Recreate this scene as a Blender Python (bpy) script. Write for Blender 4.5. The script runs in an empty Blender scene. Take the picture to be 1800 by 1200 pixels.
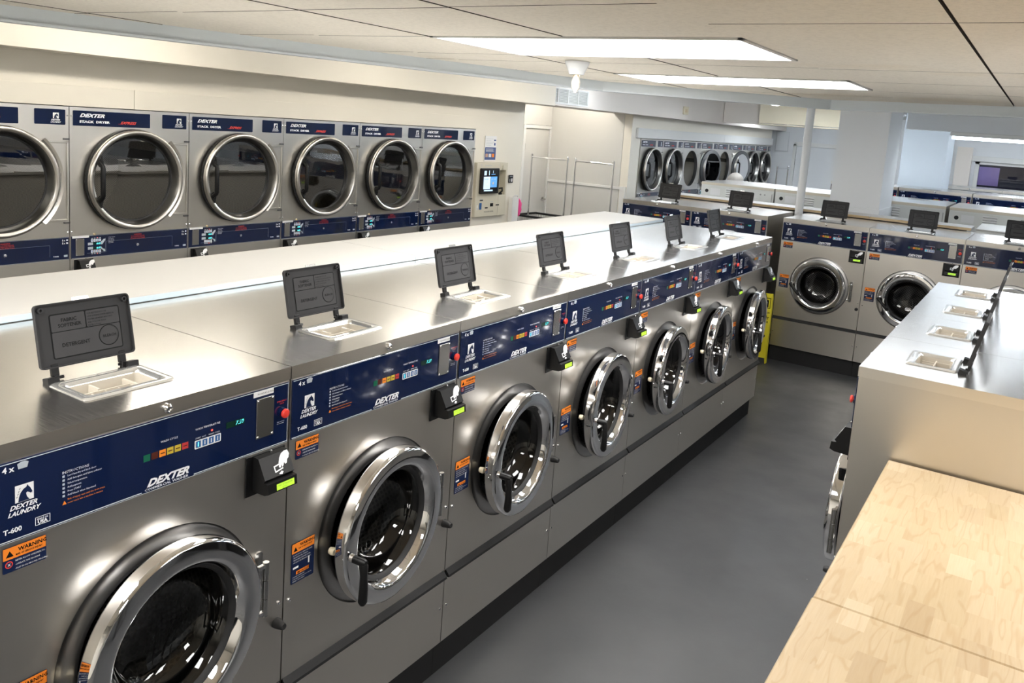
import bpy, bmesh, math, random
from mathutils import Vector, Matrix, Euler
R = math.radians
C = bpy.context.scene.collection
random.seed(4)

# ------------------------------------------------------------------ materials
M = {}
def mat(name, base=(.8,.8,.8), rough=.5, metal=0., emit=None, es=0., coat=0., spec=.5, aniso=0.):
    m = bpy.data.materials.new(name); m.use_nodes = True
    b = m.node_tree.nodes['Principled BSDF']
    b.inputs['Base Color'].default_value = (*base, 1)
    b.inputs['Roughness'].default_value = rough
    b.inputs['Metallic'].default_value = metal
    b.inputs['Coat Weight'].default_value = coat
    b.inputs['Coat Roughness'].default_value = .04
    b.inputs['Specular IOR Level'].default_value = spec
    if aniso: b.inputs['Anisotropic'].default_value = aniso
    if emit:
        b.inputs['Emission Color'].default_value = (*emit, 1)
        b.inputs['Emission Strength'].default_value = es
    M[name] = m
    return m
def nt(m): return m.node_tree, m.node_tree.nodes, m.node_tree.links, m.node_tree.nodes['Principled BSDF']
def coords(m, scale=(1,1,1), kind='Object', rot=(0,0,0)):
    t,n,l,b = nt(m)
    tc = n.new('ShaderNodeTexCoord'); mp = n.new('ShaderNodeMapping')
    mp.inputs['Scale'].default_value = scale; mp.inputs['Rotation'].default_value = rot
    l.new(tc.outputs[kind], mp.inputs['Vector'])
    return mp.outputs['Vector']
def noise(m, vec, scale=5, detail=3, rough=.5):
    t,n,l,b = nt(m)
    x = n.new('ShaderNodeTexNoise'); x.inputs['Scale'].default_value = scale
    x.inputs['Detail'].default_value = detail; x.inputs['Roughness'].default_value = rough
    l.new(vec, x.inputs['Vector']); return x.outputs['Fac']
def ramp(m, fac, stops):
    t,n,l,b = nt(m)
    r = n.new('ShaderNodeValToRGB'); e = r.color_ramp.elements
    while len(e) < len(stops): e.new(.5)
    for k,(p,c) in enumerate(stops):
        e[k].position = p; e[k].color = (*c,1) if len(c)==3 else c
    l.new(fac, r.inputs['Fac']); return r.outputs['Color']
def math_(m, op, a, b_=None, c=None):
    t,n,l,b = nt(m)
    x = n.new('ShaderNodeMath'); x.operation = op
    for i,v in enumerate((a,b_,c)):
        if v is None: continue
        if isinstance(v,(int,float)): x.inputs[i].default_value = v
        else: l.new(v, x.inputs[i])
    return x.outputs[0]
def bump(m, h, strength=.1, dist=.001, prev=None):
    t,n,l,b = nt(m)
    x = n.new('ShaderNodeBump'); x.inputs['Strength'].default_value = strength; x.inputs['Distance'].default_value = dist
    l.new(h, x.inputs['Height'])
    if prev: l.new(prev, x.inputs['Normal'])
    l.new(x.outputs['Normal'], b.inputs['Normal']); return x.outputs['Normal']
def g(v): return (v,v,v)

def brushed(name, base, r0, r1, stretch, wav=.6, wscale=3.0):
    m = mat(name, base, .3, 1.0); t,n,l,b = nt(m)
    f = noise(m, coords(m, stretch), 8, 4, .6)
    rr = ramp(m, f, [(.3,g(r0)),(.7,g(r1))]); l.new(rr, b.inputs['Roughness'])
    w = noise(m, coords(m, (1,1,1)), wscale, 1, .4)
    bump(m, w, wav, .012)
    return m
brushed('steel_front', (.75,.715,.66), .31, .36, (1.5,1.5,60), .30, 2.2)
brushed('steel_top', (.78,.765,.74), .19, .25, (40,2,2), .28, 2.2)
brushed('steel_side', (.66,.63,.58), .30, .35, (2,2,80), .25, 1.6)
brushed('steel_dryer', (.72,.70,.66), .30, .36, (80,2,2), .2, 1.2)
brushed('steel_lip', (.72,.69,.64), .28, .281, (.5,20,20), .02, 3)
mat('chrome', (.86,.86,.87), .045, 1.0)
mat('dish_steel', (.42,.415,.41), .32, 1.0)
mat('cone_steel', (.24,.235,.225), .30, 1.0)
mat('satin_metal', (.55,.545,.53), .22, 1.0)
mat('ledge_dark', (.015,.015,.016), .55, spec=.3)
mat('dark_metal', (.20,.20,.205), .30, .9)
mat('navy', (.003,.0105,.050), .10, 0, coat=.6)
mat('navy_print', (.004,.013,.056), .35)
mat('black_plastic', (.005,.005,.0055), .42, spec=.35)
mat('matte_black', (.008,.008,.009), .7)
mat('lid_plastic', (.022,.022,.0235), .5, spec=.3)
mat('lid_raised', (.034,.034,.036), .5, spec=.3)
mat('lid_ink', (.004,.004,.0045), .6, spec=.2)
mat('rubber', (.015,.015,.016), .6)
mat('tray_plastic', (.50,.455,.38), .40)
mat('bezel_plastic', (.82,.82,.80), .20, .85)
mat('white_print', (.85,.86,.88), .4)
mat('grey_print', (.45,.50,.55), .4)
mat('silver_print', (.62,.67,.70), .30)
mat('red_print', (.75,.06,.04), .4)
mat('orange_print', (.95,.26,.02), .45)
mat('label_orange', (.92,.25,.02), .5)
mat('key_orange', (.95,.30,.03), .35); mat('key_yellow', (.62,.46,.05), .35); mat('key_red', (.55,.05,.05), .35)
mat('key_green', (.01,.13,.07), .3); mat('key_brown', (.09,.02,.012), .3); mat('key_blue', (.03,.12,.33), .3)
mat('stop_red', (.78,.05,.035), .3, coat=.3)
mat('lcd', (.45,.75,.05), .35, emit=(.50,.92,.06), es=.22)
mat('lcd_ink', (.10,.22,.02), .4)
mat('led_cyan', (.05,.7,.7), .3, emit=(.15,.95,1.0), es=.8)
mat('led_window', (.005,.03,.02), .2)
mat('led_red', (.8,.05,.03), .3, emit=(1,.10,.06), es=.6)
mat('brass', (.72,.60,.40), .3, 1.0)
mat('cream_plastic', (.78,.70,.52), .4)
mat('kiosk_cream', (.66,.62,.50), .45)
mat('screen_dark', (.01,.012,.015), .12)
mat('screen_blue', (.10,.30,.60), .2, emit=(.12,.34,.70), es=.35)
mat('screen_pale', (.5,.7,.9), .2, emit=(.55,.75,1.0), es=.35)
mat('paper', (.82,.82,.82), .7); mat('poster_blue', (.05,.09,.25), .6); mat('skin_tone', (.55,.34,.25), .55)
mat('pink', (.85,.06,.28), .6)
mat('yellow_plastic', (.75,.65,.03), .4)
mat('hair', (.46,.43,.385), .85)
mat('shirt', (.20,.24,.33), .85); mat('trousers', (.06,.06,.07), .9)
mat('gold_edge', (.50,.38,.22), .45); mat('tan_edge', (.72,.66,.54), .5)
mat('wire', (.55,.55,.56), .25, 1.0)
mat('panel_white', (.74,.75,.72), .45)
mat('panel_shadow', (.38,.38,.36), .6)
mat('duct_grey', (.30,.30,.29), .6)
mat('diffuser', (.95,.96,1.0), .5, emit=(1.0,.98,.95), es=8.0)
mat('added_tube_cool', (.95,.97,1.0), .5, emit=(.86,.93,1.0), es=9.0)
mat('bulb_glass', (.85,.82,.75), .1, coat=.4)
mat('porcelain', (.80,.83,.86), .25)
mat('purple', (.40,.30,.58), .6); mat('night', (.012,.012,.02), .8); mat('asphalt', (.03,.03,.035), .8)
mat('car_red', (.35,.02,.02), .25, coat=.6); mat('car_blue', (.12,.16,.32), .25, coat=.5); mat('bark', (.06,.045,.05), .9)
mat('wall_warm', (.80,.76,.67), .65); mat('wall_cool', (.74,.755,.77), .65); mat('wall_grey', (.64,.63,.60), .65)
mat('wall_pink', (.80,.74,.68), .65); mat('wall_sun', (.83,.75,.58), .65); mat('trim_white', (.76,.76,.74), .5)
mat('fascia', (.66,.72,.77), .5); mat('column_blue', (.66,.73,.80), .6)
mat('bulkhead', (.54,.53,.505), .45); mat('bulkhead_edge', (.55,.66,.74), .5)
for nme in ('wall_warm','wall_cool','wall_grey','wall_pink','trim_white'):
    m = M[nme]; f = noise(m, coords(m), 120, 2); f2 = noise(m, coords(m,(1,1,3)), 1.6, 2)
    nb = bump(m, f, .12, .001); bump(m, f2, .35, .01, nb)
# glass: clear with a coated front
def glass(name, tint, refl):
    m = bpy.data.materials.new(name); m.use_nodes = True; t = m.node_tree; n = t.nodes; l = t.links
    n.remove(n['Principled BSDF']); o = n['Material Output']
    tr = n.new('ShaderNodeBsdfTransparent'); tr.inputs[0].default_value = (*tint,1)
    gl = n.new('ShaderNodeBsdfGlossy'); gl.inputs['Roughness'].default_value = .015
    fr = n.new('ShaderNodeFresnel'); fr.inputs['IOR'].default_value = refl
    mx = n.new('ShaderNodeMixShader'); l.new(fr.outputs[0], mx.inputs[0]); l.new(tr.outputs[0], mx.inputs[1]); l.new(gl.outputs[0], mx.inputs[2])
    l.new(mx.outputs[0], o.inputs[0]); M[name] = m
glass('glass_washer', (.42,.42,.43), 1.75)
glass('glass_dryer', (.78,.77,.74), 2.9)
glass('glass_window', (.9,.9,.95), 1.5)
# perforated drum: dark round holes on steel
def perforated(name, base, sc, rad, metal=1.0, rough=.3, hole=(.004,.004,.004), uv=True):
    m = mat(name, base, rough, metal); t,n,l,b = nt(m)
    v = coords(m, (sc,sc,sc), 'UV', (0,0,R(45)))
    vo = n.new('ShaderNodeTexVoronoi'); vo.voronoi_dimensions = '2D'; vo.inputs['Randomness'].default_value = 0; vo.inputs['Scale'].default_value = 1
    l.new(v, vo.inputs['Vector'])
    c = ramp(m, vo.outputs['Distance'], [(rad-.03,hole),(rad+.03,base)]); l.new(c, b.inputs['Base Color'])
    k = math_(m, 'GREATER_THAN', vo.outputs['Distance'], rad); 
    k2 = math_(m, 'MULTIPLY', k, metal); l.new(k2, b.inputs['Metallic'])
    bump(m, k, .5, .001)
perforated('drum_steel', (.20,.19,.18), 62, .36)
perforated('dryer_mesh', (.78,.74,.66), 105, .27, .5, .42, (.06,.06,.05))
# floor: dark grey paint with scuffs and specks
m = mat('floor_paint', (.075,.077,.082), .42); t,n,l,b = nt(m)
v = coords(m)
f = noise(m, v, 1.4, 5, .6); c1 = ramp(m, f, [(.3,(.050,.0515,.055)),(.7,(.072,.0735,.077))])
vo = n.new('ShaderNodeTexVoronoi'); vo.inputs['Scale'].default_value = 7; l.new(v, vo.inputs['Vector'])
sp = ramp(m, vo.outputs['Distance'], [(.018,g(1)),(.030,g(0))])
rnd = ramp(m, noise(m, v, 2.3, 1), [(.58,g(0)),(.66,g(1))])
mk = math_(m,'MULTIPLY',sp,rnd)
mx = n.new('ShaderNodeMixRGB'); l.new(mk, mx.inputs[0]); l.new(c1, mx.inputs[1]); mx.inputs[2].default_value = (.30,.30,.31,1)
l.new(mx.outputs[0], b.inputs['Base Color'])
rr = ramp(m, noise(m, v, 3, 4), [(.35,g(.34)),(.7,g(.50))]); l.new(rr, b.inputs['Roughness'])
bump(m, noise(m, v, 40, 4), .12, .002)
# ceiling tiles
def tile_mat(name, base, s, st):
    m = mat(name, base, .85); t,n,l,b = nt(m)
    f = noise(m, coords(m), s, 4, .7)
    cc = ramp(m, f, [(.30,tuple(x*.88 for x in base)),(.55,base)])
    f3 = noise(m, coords(m), 1.1, 3); st2 = ramp(m, f3, [(.60,g(1)),(.78,(.93,.88,.80))])
    mx = n.new('ShaderNodeMixRGB'); mx.blend_type = 'MULTIPLY'; mx.inputs[0].default_value = 1
    l.new(cc, mx.inputs[1]); l.new(st2, mx.inputs[2]); l.new(mx.outputs[0], b.inputs['Base Color'])
    bump(m, f, st, .003)
tile_mat('tile_smooth', (.84,.80,.72), 60, .15)
tile_mat('tile_rough', (.84,.79,.71), 90, .7)
mat('tile_gap', (.06,.05,.045), .9)
# butcher block
def butcher(name, seed):
    m = mat(name, (.80,.60,.34), .38, coat=.25); t,n,l,b = nt(m)
    v = coords(m, (1,1,1), 'Object', (0,0,R(90)))
    br = n.new('ShaderNodeTexBrick'); l.new(v, br.inputs['Vector'])
    br.inputs['Scale'].default_value = 1; br.inputs['Brick Width'].default_value = .115; br.inputs['Row Height'].default_value = .056
    br.inputs['Mortar Size'].default_value = .0002; br.offset = .37; br.squash = 1.25; br.squash_frequency = 3
    br.inputs['Color1'].default_value = (0,0,0,1); br.inputs['Color2'].default_value = (1,1,1,1); br.inputs['Mortar'].default_value = (.45,.45,.45,1)
    hue = ramp(m, br.outputs['Color'], [(0,(.40,.305,.18)),(.3,(.455,.355,.225)),(.6,(.42,.32,.195)),(.85,(.49,.395,.265)),(1,(.36,.26,.148))])
    # grain: noise stretched along the block, shifted block by block
    sc = n.new('ShaderNodeVectorMath'); sc.operation = 'SCALE'; sc.inputs['Scale'].default_value = 9+seed; l.new(br.outputs['Color'], sc.inputs[0])
    ad = n.new('ShaderNodeVectorMath'); ad.operation = 'ADD'; l.new(v, ad.inputs[0]); l.new(sc.outputs[0], ad.inputs[1])
    mp = n.new('ShaderNodeMapping'); mp.inputs['Scale'].default_value = (2.2,13,5); l.new(ad.outputs[0], mp.inputs['Vector'])
    no = n.new('ShaderNodeTexNoise'); no.inputs['Scale'].default_value = 1.0; no.inputs['Detail'].default_value = 2; no.inputs['Distortion'].default_value = .35
    l.new(mp.outputs[0], no.inputs['Vector'])
    w = math_(m,'MULTIPLY',no.outputs['Fac'],8.0); w = math_(m,'SINE',math_(m,'MULTIPLY',w,6.28)); 
    gr = ramp(m, math_(m,'MULTIPLY_ADD',w,.5,.5), [(0,(.88,.80,.68)),(.16,g(1)),(1,(1.03,1.02,1.0))])
    mx = n.new('ShaderNodeMixRGB'); mx.blend_type = 'MULTIPLY'; mx.inputs[0].default_value = .60
    l.new(hue, mx.inputs[1]); l.new(gr, mx.inputs[2])
    fine = ramp(m, noise(m, coords(m,(260,14,14)), 1, 3), [(.35,(.93,.90,.84)),(.65,g(1))])
    mx2 = n.new('ShaderNodeMixRGB'); mx2.blend_type = 'MULTIPLY'; mx2.inputs[0].default_value = .6
    l.new(mx.outputs[0], mx2.inputs[1]); l.new(fine, mx2.inputs[2]); l.new(mx2.outputs[0], b.inputs['Base Color'])
butcher('butcher_block', 0); butcher('butcher_block_b', 3.7)

# ------------------------------------------------------------------ mesh builder
class MB:
    def __init__(s): s.v=[]; s.f=[]; s.m=[]; s.sm=[]; s.uv=[]; s.mats=[]
    def mi(s, name):
        if name not in s.mats: s.mats.append(name)
        return s.mats.index(name)
    def add(s, vs, fs, m, smooth=False, uvs=None):
        o = len(s.v); s.v += [tuple(p) for p in vs]; k = s.mi(m)
        for i,fc in enumerate(fs):
            s.f.append([o+a for a in fc]); s.m.append(k); s.sm.append(smooth)
            s.uv.append(uvs[i] if uvs else [(0,0)]*len(fc))
    def quad(s, a, b, c, d, m): s.add([a,b,c,d], [(0,1,2,3)], m)
    def box(s, x0,x1,y0,y1,z0,z1, m, bev=0, seg=1, sm=None):
        if x0>x1: x0,x1=x1,x0
        if y0>y1: y0,y1=y1,y0
        if z0>z1: z0,z1=z1,z0
        if bev<=0:
            v=[(x0,y0,z0),(x1,y0,z0),(x1,y1,z0),(x0,y1,z0),(x0,y0,z1),(x1,y0,z1),(x1,y1,z1),(x0,y1,z1)]
            s.add(v,[(0,3,2,1),(4,5,6,7),(0,1,5,4),(1,2,6,5),(2,3,7,6),(3,0,4,7)],m); return
        bm=bmesh.new(); bmesh.ops.create_cube(bm,size=1)
        for q in bm.verts: q.co=((x0+x1)/2+q.co.x*(x1-x0),(y0+y1)/2+q.co.y*(y1-y0),(z0+z1)/2+q.co.z*(z1-z0))
        bmesh.ops.bevel(bm,geom=bm.edges[:],offset=bev,segments=seg,profile=.5,affect='EDGES')
        s.from_bm(bm,m,seg>1)
    def from_bm(s,bm,m,smooth=False):
        bm.verts.ensure_lookup_table(); bm.verts.index_update()
        s.add([q.co[:] for q in bm.verts],[[q.index for q in f.verts] for f in bm.faces],m,smooth); bm.free()
    def lathe(s, c, prof, m, seg=48, ax='y', a0=0, a1=360, shared=False, mats=None, reverse=False):
        """profile of (r, h): h runs along the axis; ax y => circle in the xz plane"""
        c=Vector(c); n=seg if a1-a0>=360 else seg+1
        def P(r,h,a):
            ca,sa=math.cos(a),math.sin(a)
            if ax=='y': return (c.x+r*ca,c.y+h,c.z+r*sa)
            if ax=='z': return (c.x+r*ca,c.y+r*sa,c.z+h)
            return (c.x+h,c.y+r*ca,c.z+r*sa)
        ang=[R(a0)+(R(a1)-R(a0))*i/seg for i in range(n)]
        arc=0; runs=[prof] if shared else [prof[i:i+2] for i in range(len(prof)-1)]
        for k,rn in enumerate(runs):
            vs=[];fs=[];uv=[]
            for r,h in rn: vs+=[P(r,h,a) for a in ang]
            acc=arc
            for j in range(len(rn)-1):
                d=math.hypot(rn[j+1][0]-rn[j][0],rn[j+1][1]-rn[j][1]); rm=max(rn[j][0],rn[j+1][0])
                disk = rn[j+1][1]==rn[j][1]
                for i in range(seg):
                    i2=(i+1)%n if a1-a0>=360 else i+1
                    q=(j*n+i,j*n+i2,(j+1)*n+i2,(j+1)*n+i)
                    fs.append(q)
                    if disk:
                        uv.append([(vs[t][0]-c.x,vs[t][2]-c.z) if ax=='y' else (0,0) for t in q])
                    else:
                        t0=R(a0)+(R(a1)-R(a0))*i/seg; t1=R(a0)+(R(a1)-R(a0))*(i+1)/seg
                        uv.append([(t0*rm,acc),(t1*rm,acc),(t1*rm,acc+d),(t0*rm,acc+d)])
                acc+=d
            arc=acc
            s.add(vs,fs,mats[k] if mats else m,True,uv)
    def tube(s, path, r, m, seg=8, cap=True, closed=False):
        pts=[Vector(p) for p in path]; rings=[]; N=len(pts)
        up=Vector((0,0,1)); prev=None
        for i,p in enumerate(pts):
            if closed: d=(pts[(i+1)%N]-pts[i-1]).normalized()
            else: d=(pts[min(i+1,N-1)]-pts[max(i-1,0)]).normalized()
            if prev is None:
                e=d.cross(up); e = e.normalized() if e.length>1e-4 else Vector((1,0,0))
            else:
                e=prev-d*prev.dot(d); e.normalize()
            prev=e; f=d.cross(e); rr=r[i] if isinstance(r,(list,tuple)) else r
            rings.append([p+e*rr*math.cos(2*math.pi*k/seg)+f*rr*math.sin(2*math.pi*k/seg) for k in range(seg)])
        vs=[q for g_ in rings for q in g_]; fs=[]
        for i in range(N if closed else N-1):
            j=(i+1)%N
            for k in range(seg): fs.append((i*seg+k,i*seg+(k+1)%seg,j*seg+(k+1)%seg,j*seg+k))
        s.add(vs,fs,m,True)
        if cap and not closed:
            s.add(rings[0],[tuple(range(seg))[::-1]],m); s.add(rings[-1],[tuple(range(seg))],m)
    def prism(s, poly, fr, d, m, side=None):
        """2-D polygon in frame fr=(origin, ex, ey, en) pushed d along en"""
        o,ex,ey,en=[Vector(q) for q in fr]; n=len(poly)
        a=[o+ex*p[0]+ey*p[1] for p in poly]; b=[q+en*d for q in a]
        if side:
            s.add(a+b,[tuple(range(n))[::-1],tuple(range(n,2*n))],m); s.add(a+b,[(i,(i+1)%n,n+(i+1)%n,n+i) for i in range(n)],side); return
        s.add(a+b,[tuple(range(n))[::-1],tuple(range(n,2*n))]+[(i,(i+1)%n,n+(i+1)%n,n+i) for i in range(n)],m)
    def flat(s, poly, fr, m):
        o,ex,ey=[Vector(q) for q in fr[:3]]
        s.add([o+ex*p[0]+ey*p[1] for p in poly],[tuple(range(len(poly)))],m)
    def rect(s, x0,z0,x1,z1,y, m):   # upright plate facing -y
        s.add([(x0,y,z0),(x1,y,z0),(x1,y,z1),(x0,y,z1)],[(0,1,2,3)],m)
    def text(s, txt, fr, size, m, shear=0, bold=0, align='LEFT', sx=1.0, ext=0):
        cu=bpy.data.curves.new('t','FONT'); cu.body=txt; cu.size=size; cu.shear=shear; cu.offset=bold*size
        cu.align_x=align; cu.resolution_u=1 if size<.012 else 2; cu.extrude=ext; cu.fill_mode='FRONT' if not ext else 'BOTH'
        o_=bpy.data.objects.new('t',cu); C.objects.link(o_)
        dg=bpy.context.evaluated_depsgraph_get(); me=bpy.data.meshes.new_from_object(o_.evaluated_get(dg))
        o,ex,ey=[Vector(q) for q in fr[:3]]; en=ex.cross(ey)
        s.add([o+ex*q.co.x*sx+ey*q.co.y+en*q.co.z for q in me.vertices],[tuple(p.vertices) for p in me.polygons],m)
        bpy.data.objects.remove(o_); bpy.data.meshes.remove(me); bpy.data.curves.remove(cu)
    def build(s, name, parent=None, loc=(0,0,0), rot=(0,0,0)):
        me=bpy.data.meshes.new(name); me.from_pydata(s.v,[],s.f)
        for k in s.mats: me.materials.append(M[k])
        me.polygons.foreach_set('material_index',s.m); me.polygons.foreach_set('use_smooth',s.sm)
        ul=me.uv_layers.new(name='UVMap'); flat=[c for u in s.uv for p in u for c in p]
        ul.data.foreach_set('uv',flat); me.update()
        o=bpy.data.objects.new(name,me); C.objects.link(o); o.parent=parent; o.location=loc; o.rotation_euler=rot
        return o
def fx(x,z,y): return ((x,y,z),(1,0,0),(0,0,1))     # frame for print on a face looking towards -y

def tag(o,label=None,cat=None,group=None,kind=None):
    if label: o['label']=label
    if cat: o['category']=cat
    if group: o['group']=group
    if kind: o['kind']=kind
    return o
def empty(name,loc=(0,0,0),rz=0):
    o=bpy.data.objects.new(name,None); C.objects.link(o); o.location=loc; o.rotation_euler=(0,0,rz); o.empty_display_size=.1
    return o
def copy_tree(o,parent=None):
    c=o.copy(); C.objects.link(c); c.parent=parent
    for ch in list(o.children):
        if ch.name in C.objects: copy_tree(ch,c)
    return c
def struct(mb,name,loc=(0,0,0),rz=0): return tag(mb.build(name,None,loc,(0,0,rz)),kind='structure')

def horse(mb,x,z,s,y,ink='white_print',paper='navy_print',word=True,ts=1):
    """white square holding the head and neck of a horse, words below; x,z = lower left corner"""
    mb.rect(x,z,x+s,z+s,y,ink)
    P=[(.16,.02),(.20,.30),(.30,.55),(.44,.72),(.60,.80),(.66,.93),(.71,.82),(.80,.72),(.90,.50),(.92,.42),(.84,.36),(.76,.42),(.66,.50),(.58,.44),(.62,.24),(.76,.02)]
    mb.flat([(x+a*s,z+b*s) for a,b in P],((0,y-.0004,0),(1,0,0),(0,0,1)),paper)
    for i in range(4):
        a=.06+.05*i; b=.26+.15*i
        mb.flat([(x+a*s,z+b*s),(x+(a+.10)*s,z+(b+.12)*s),(x+(a+.02)*s,z+(b+.09)*s)],((0,y-.0004,0),(1,0,0),(0,0,1)),paper)
    if word:
        mb.text('DEXTER',fx(x-s*.30,z-s*.36,y),s*.38*ts,ink,.35,.03,sx=1.05)
        mb.text('LAUNDRY',fx(x-s*.40,z-s*.72,y),s*.36*ts,ink,.35,.03,sx=1.02)
def dexter(mb,x,z,size,y,ink='white_print',sx=1.35): mb.text('DEXTER',fx(x,z,y),size,ink,.42,.045,sx=sx)

def ring_plate(mb,x0,x1,z0,z1,cx,cz,r,y,m,seg=64):
    """rectangle with a round hole, facing -y"""
    vs=[];n=seg
    for i in range(n):
        a=2*math.pi*i/n; ca,sa=math.cos(a),math.sin(a)
        vs.append((cx+r*ca,y,cz+r*sa))
    for i in range(n):
        a=2*math.pi*i/n; ca,sa=math.cos(a),math.sin(a)
        tx=((x1-cx)/ca if ca>0 else (x0-cx)/ca) if abs(ca)>1e-9 else 1e9
        tz=((z1-cz)/sa if sa>0 else (z0-cz)/sa) if abs(sa)>1e-9 else 1e9
        t=min(tx,tz); vs.append((cx+t*ca,y,cz+t*sa))
    corners=[(x1,z1),(x0,z1),(x0,z0),(x1,z0)]
    fs=[]
    for i in range(n):
        j=(i+1)%n; fs.append((i,n+i,n+j,j))
    mb.add(vs,fs,m)
    for cx_,cz_ in corners:
        a=math.atan2(cz_-cz,cx_-cx)%(2*math.pi); i=int(a/(2*math.pi/n)); j=(i+1)%n
        p,q=vs[n+i],vs[n+j]
        if abs(p[0]-q[0])>1e-6 and abs(p[2]-q[2])>1e-6: mb.add([p,(cx_,y,cz_),q],[(0,1,2)],m)
def rrect(x0,z0,x1,z1,r,n=5):
    out=[]
    for cx,cz,a0 in ((x1-r,z1-r,0),(x0+r,z1-r,90),(x0+r,z0+r,180),(x1-r,z0+r,270)):
        for i in range(n+1):
            a=R(a0+90*i/n); out.append((cx+r*math.cos(a),cz+r*math.sin(a)))
    return out

def card_reader(parent,x0,x1,zt,zb,pad=True):
    """black pay-card reader: back plate and wedge-shaped head; zt/zb = plate top and bottom"""
    k=(zt-zb)/.11; mb=MB(); w=x1-x0
    mb.box(x0,x1,-.004,-.0005,zb,zt,'black_plastic',.001)
    bx0=x0+w*.17; bx1=x1-w*.07
    prof=[(-.004,zt-.003*k),(-.024,zt-.004*k),(-.052,zt-.055*k),(-.046,zt-.062*k),(-.062,zt-.064*k),(-.065,zt-.090*k),(-.050,zt-.096*k),(-.004,zt-.098*k)]
    mb.prism(prof,((bx0,0,0),(0,1,0),(0,0,1),(1,0,0)),bx1-bx0,'black_plastic')
    # hand-and-card sign on the sloping face
    a=Vector((0,-.024,zt-.004*k)); b_=Vector((0,-.052,zt-.055*k)); ey=(a-b_).normalized(); ex=Vector((1,0,0))
    nrm=ex.cross(ey); L=(a-b_).length; cxm=(bx0+bx1)/2+w*.05
    o=Vector((cxm,b_.y,b_.z))+nrm*.0008; fr=(o,ex,ey)
    h=[(-.002,.020),(.001,.033),(.006,.044),(.013,.053),(.022,.057),(.031,.057),(.033,.046),(.029,.037),(.024,.033),(.021,.025),(.016,.023),(.014,.029),(.011,.022),(.007,.018),(.006,.026),(.003,.018)]
    mb.flat([(p*1.25,q*L/.058) for p,q in h],fr,'white_print')
    for q in ([(-.016,.010),(.010,.014),(.010,.0175),(-.016,.0135)],[(-.016,.024),(.004,.027),(.004,.0305),(-.016,.0275)],[(-.018,.010),(-.0145,.010),(-.0145,.0275),(-.018,.0275)]): mb.flat(q,fr,'white_print')
    mb.flat([(-.008,.004),(.002,-.001+.002),(.008,.007),(.002,.010)],fr,'white_print')
    o_=mb.build('card_reader',parent)
    s=MB(); y0=-.0632; y1=-.0655
    fr2=(Vector((bx0+w*.22,-.0659,zt-.0865*k)),Vector((1,0,0)),Vector((0,.0035,.030)).normalized())
    ww=(bx1-bx0)-w*.30; hh=.0165*k
    s.flat([(0,0),(ww,0),(ww,hh),(0,hh)],fr2,'lcd')
    fr3=(fr2[0]+Vector((0,-.0006,0)),fr2[1],fr2[2])
    s.text('PAY AT READER',(fr3[0]+Vector((.004,0,.0098*k)),fr3[1],fr3[2]),.0065*k,'lcd_ink')
    s.text('$ 7.50',(fr3[0]+Vector((.018,0,.0022*k)),fr3[1],fr3[2]),.0065*k,'lcd_ink')
    s.build('lcd_screen',o_)
    sc=MB(); sc.lathe(((bx0+bx1)/2,-.014,zt-.002*k),[(.004,0),(.004,.006),(.0,.008)],'satin_metal',10,'z'); sc.build('screw',o_)
    return o_

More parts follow.
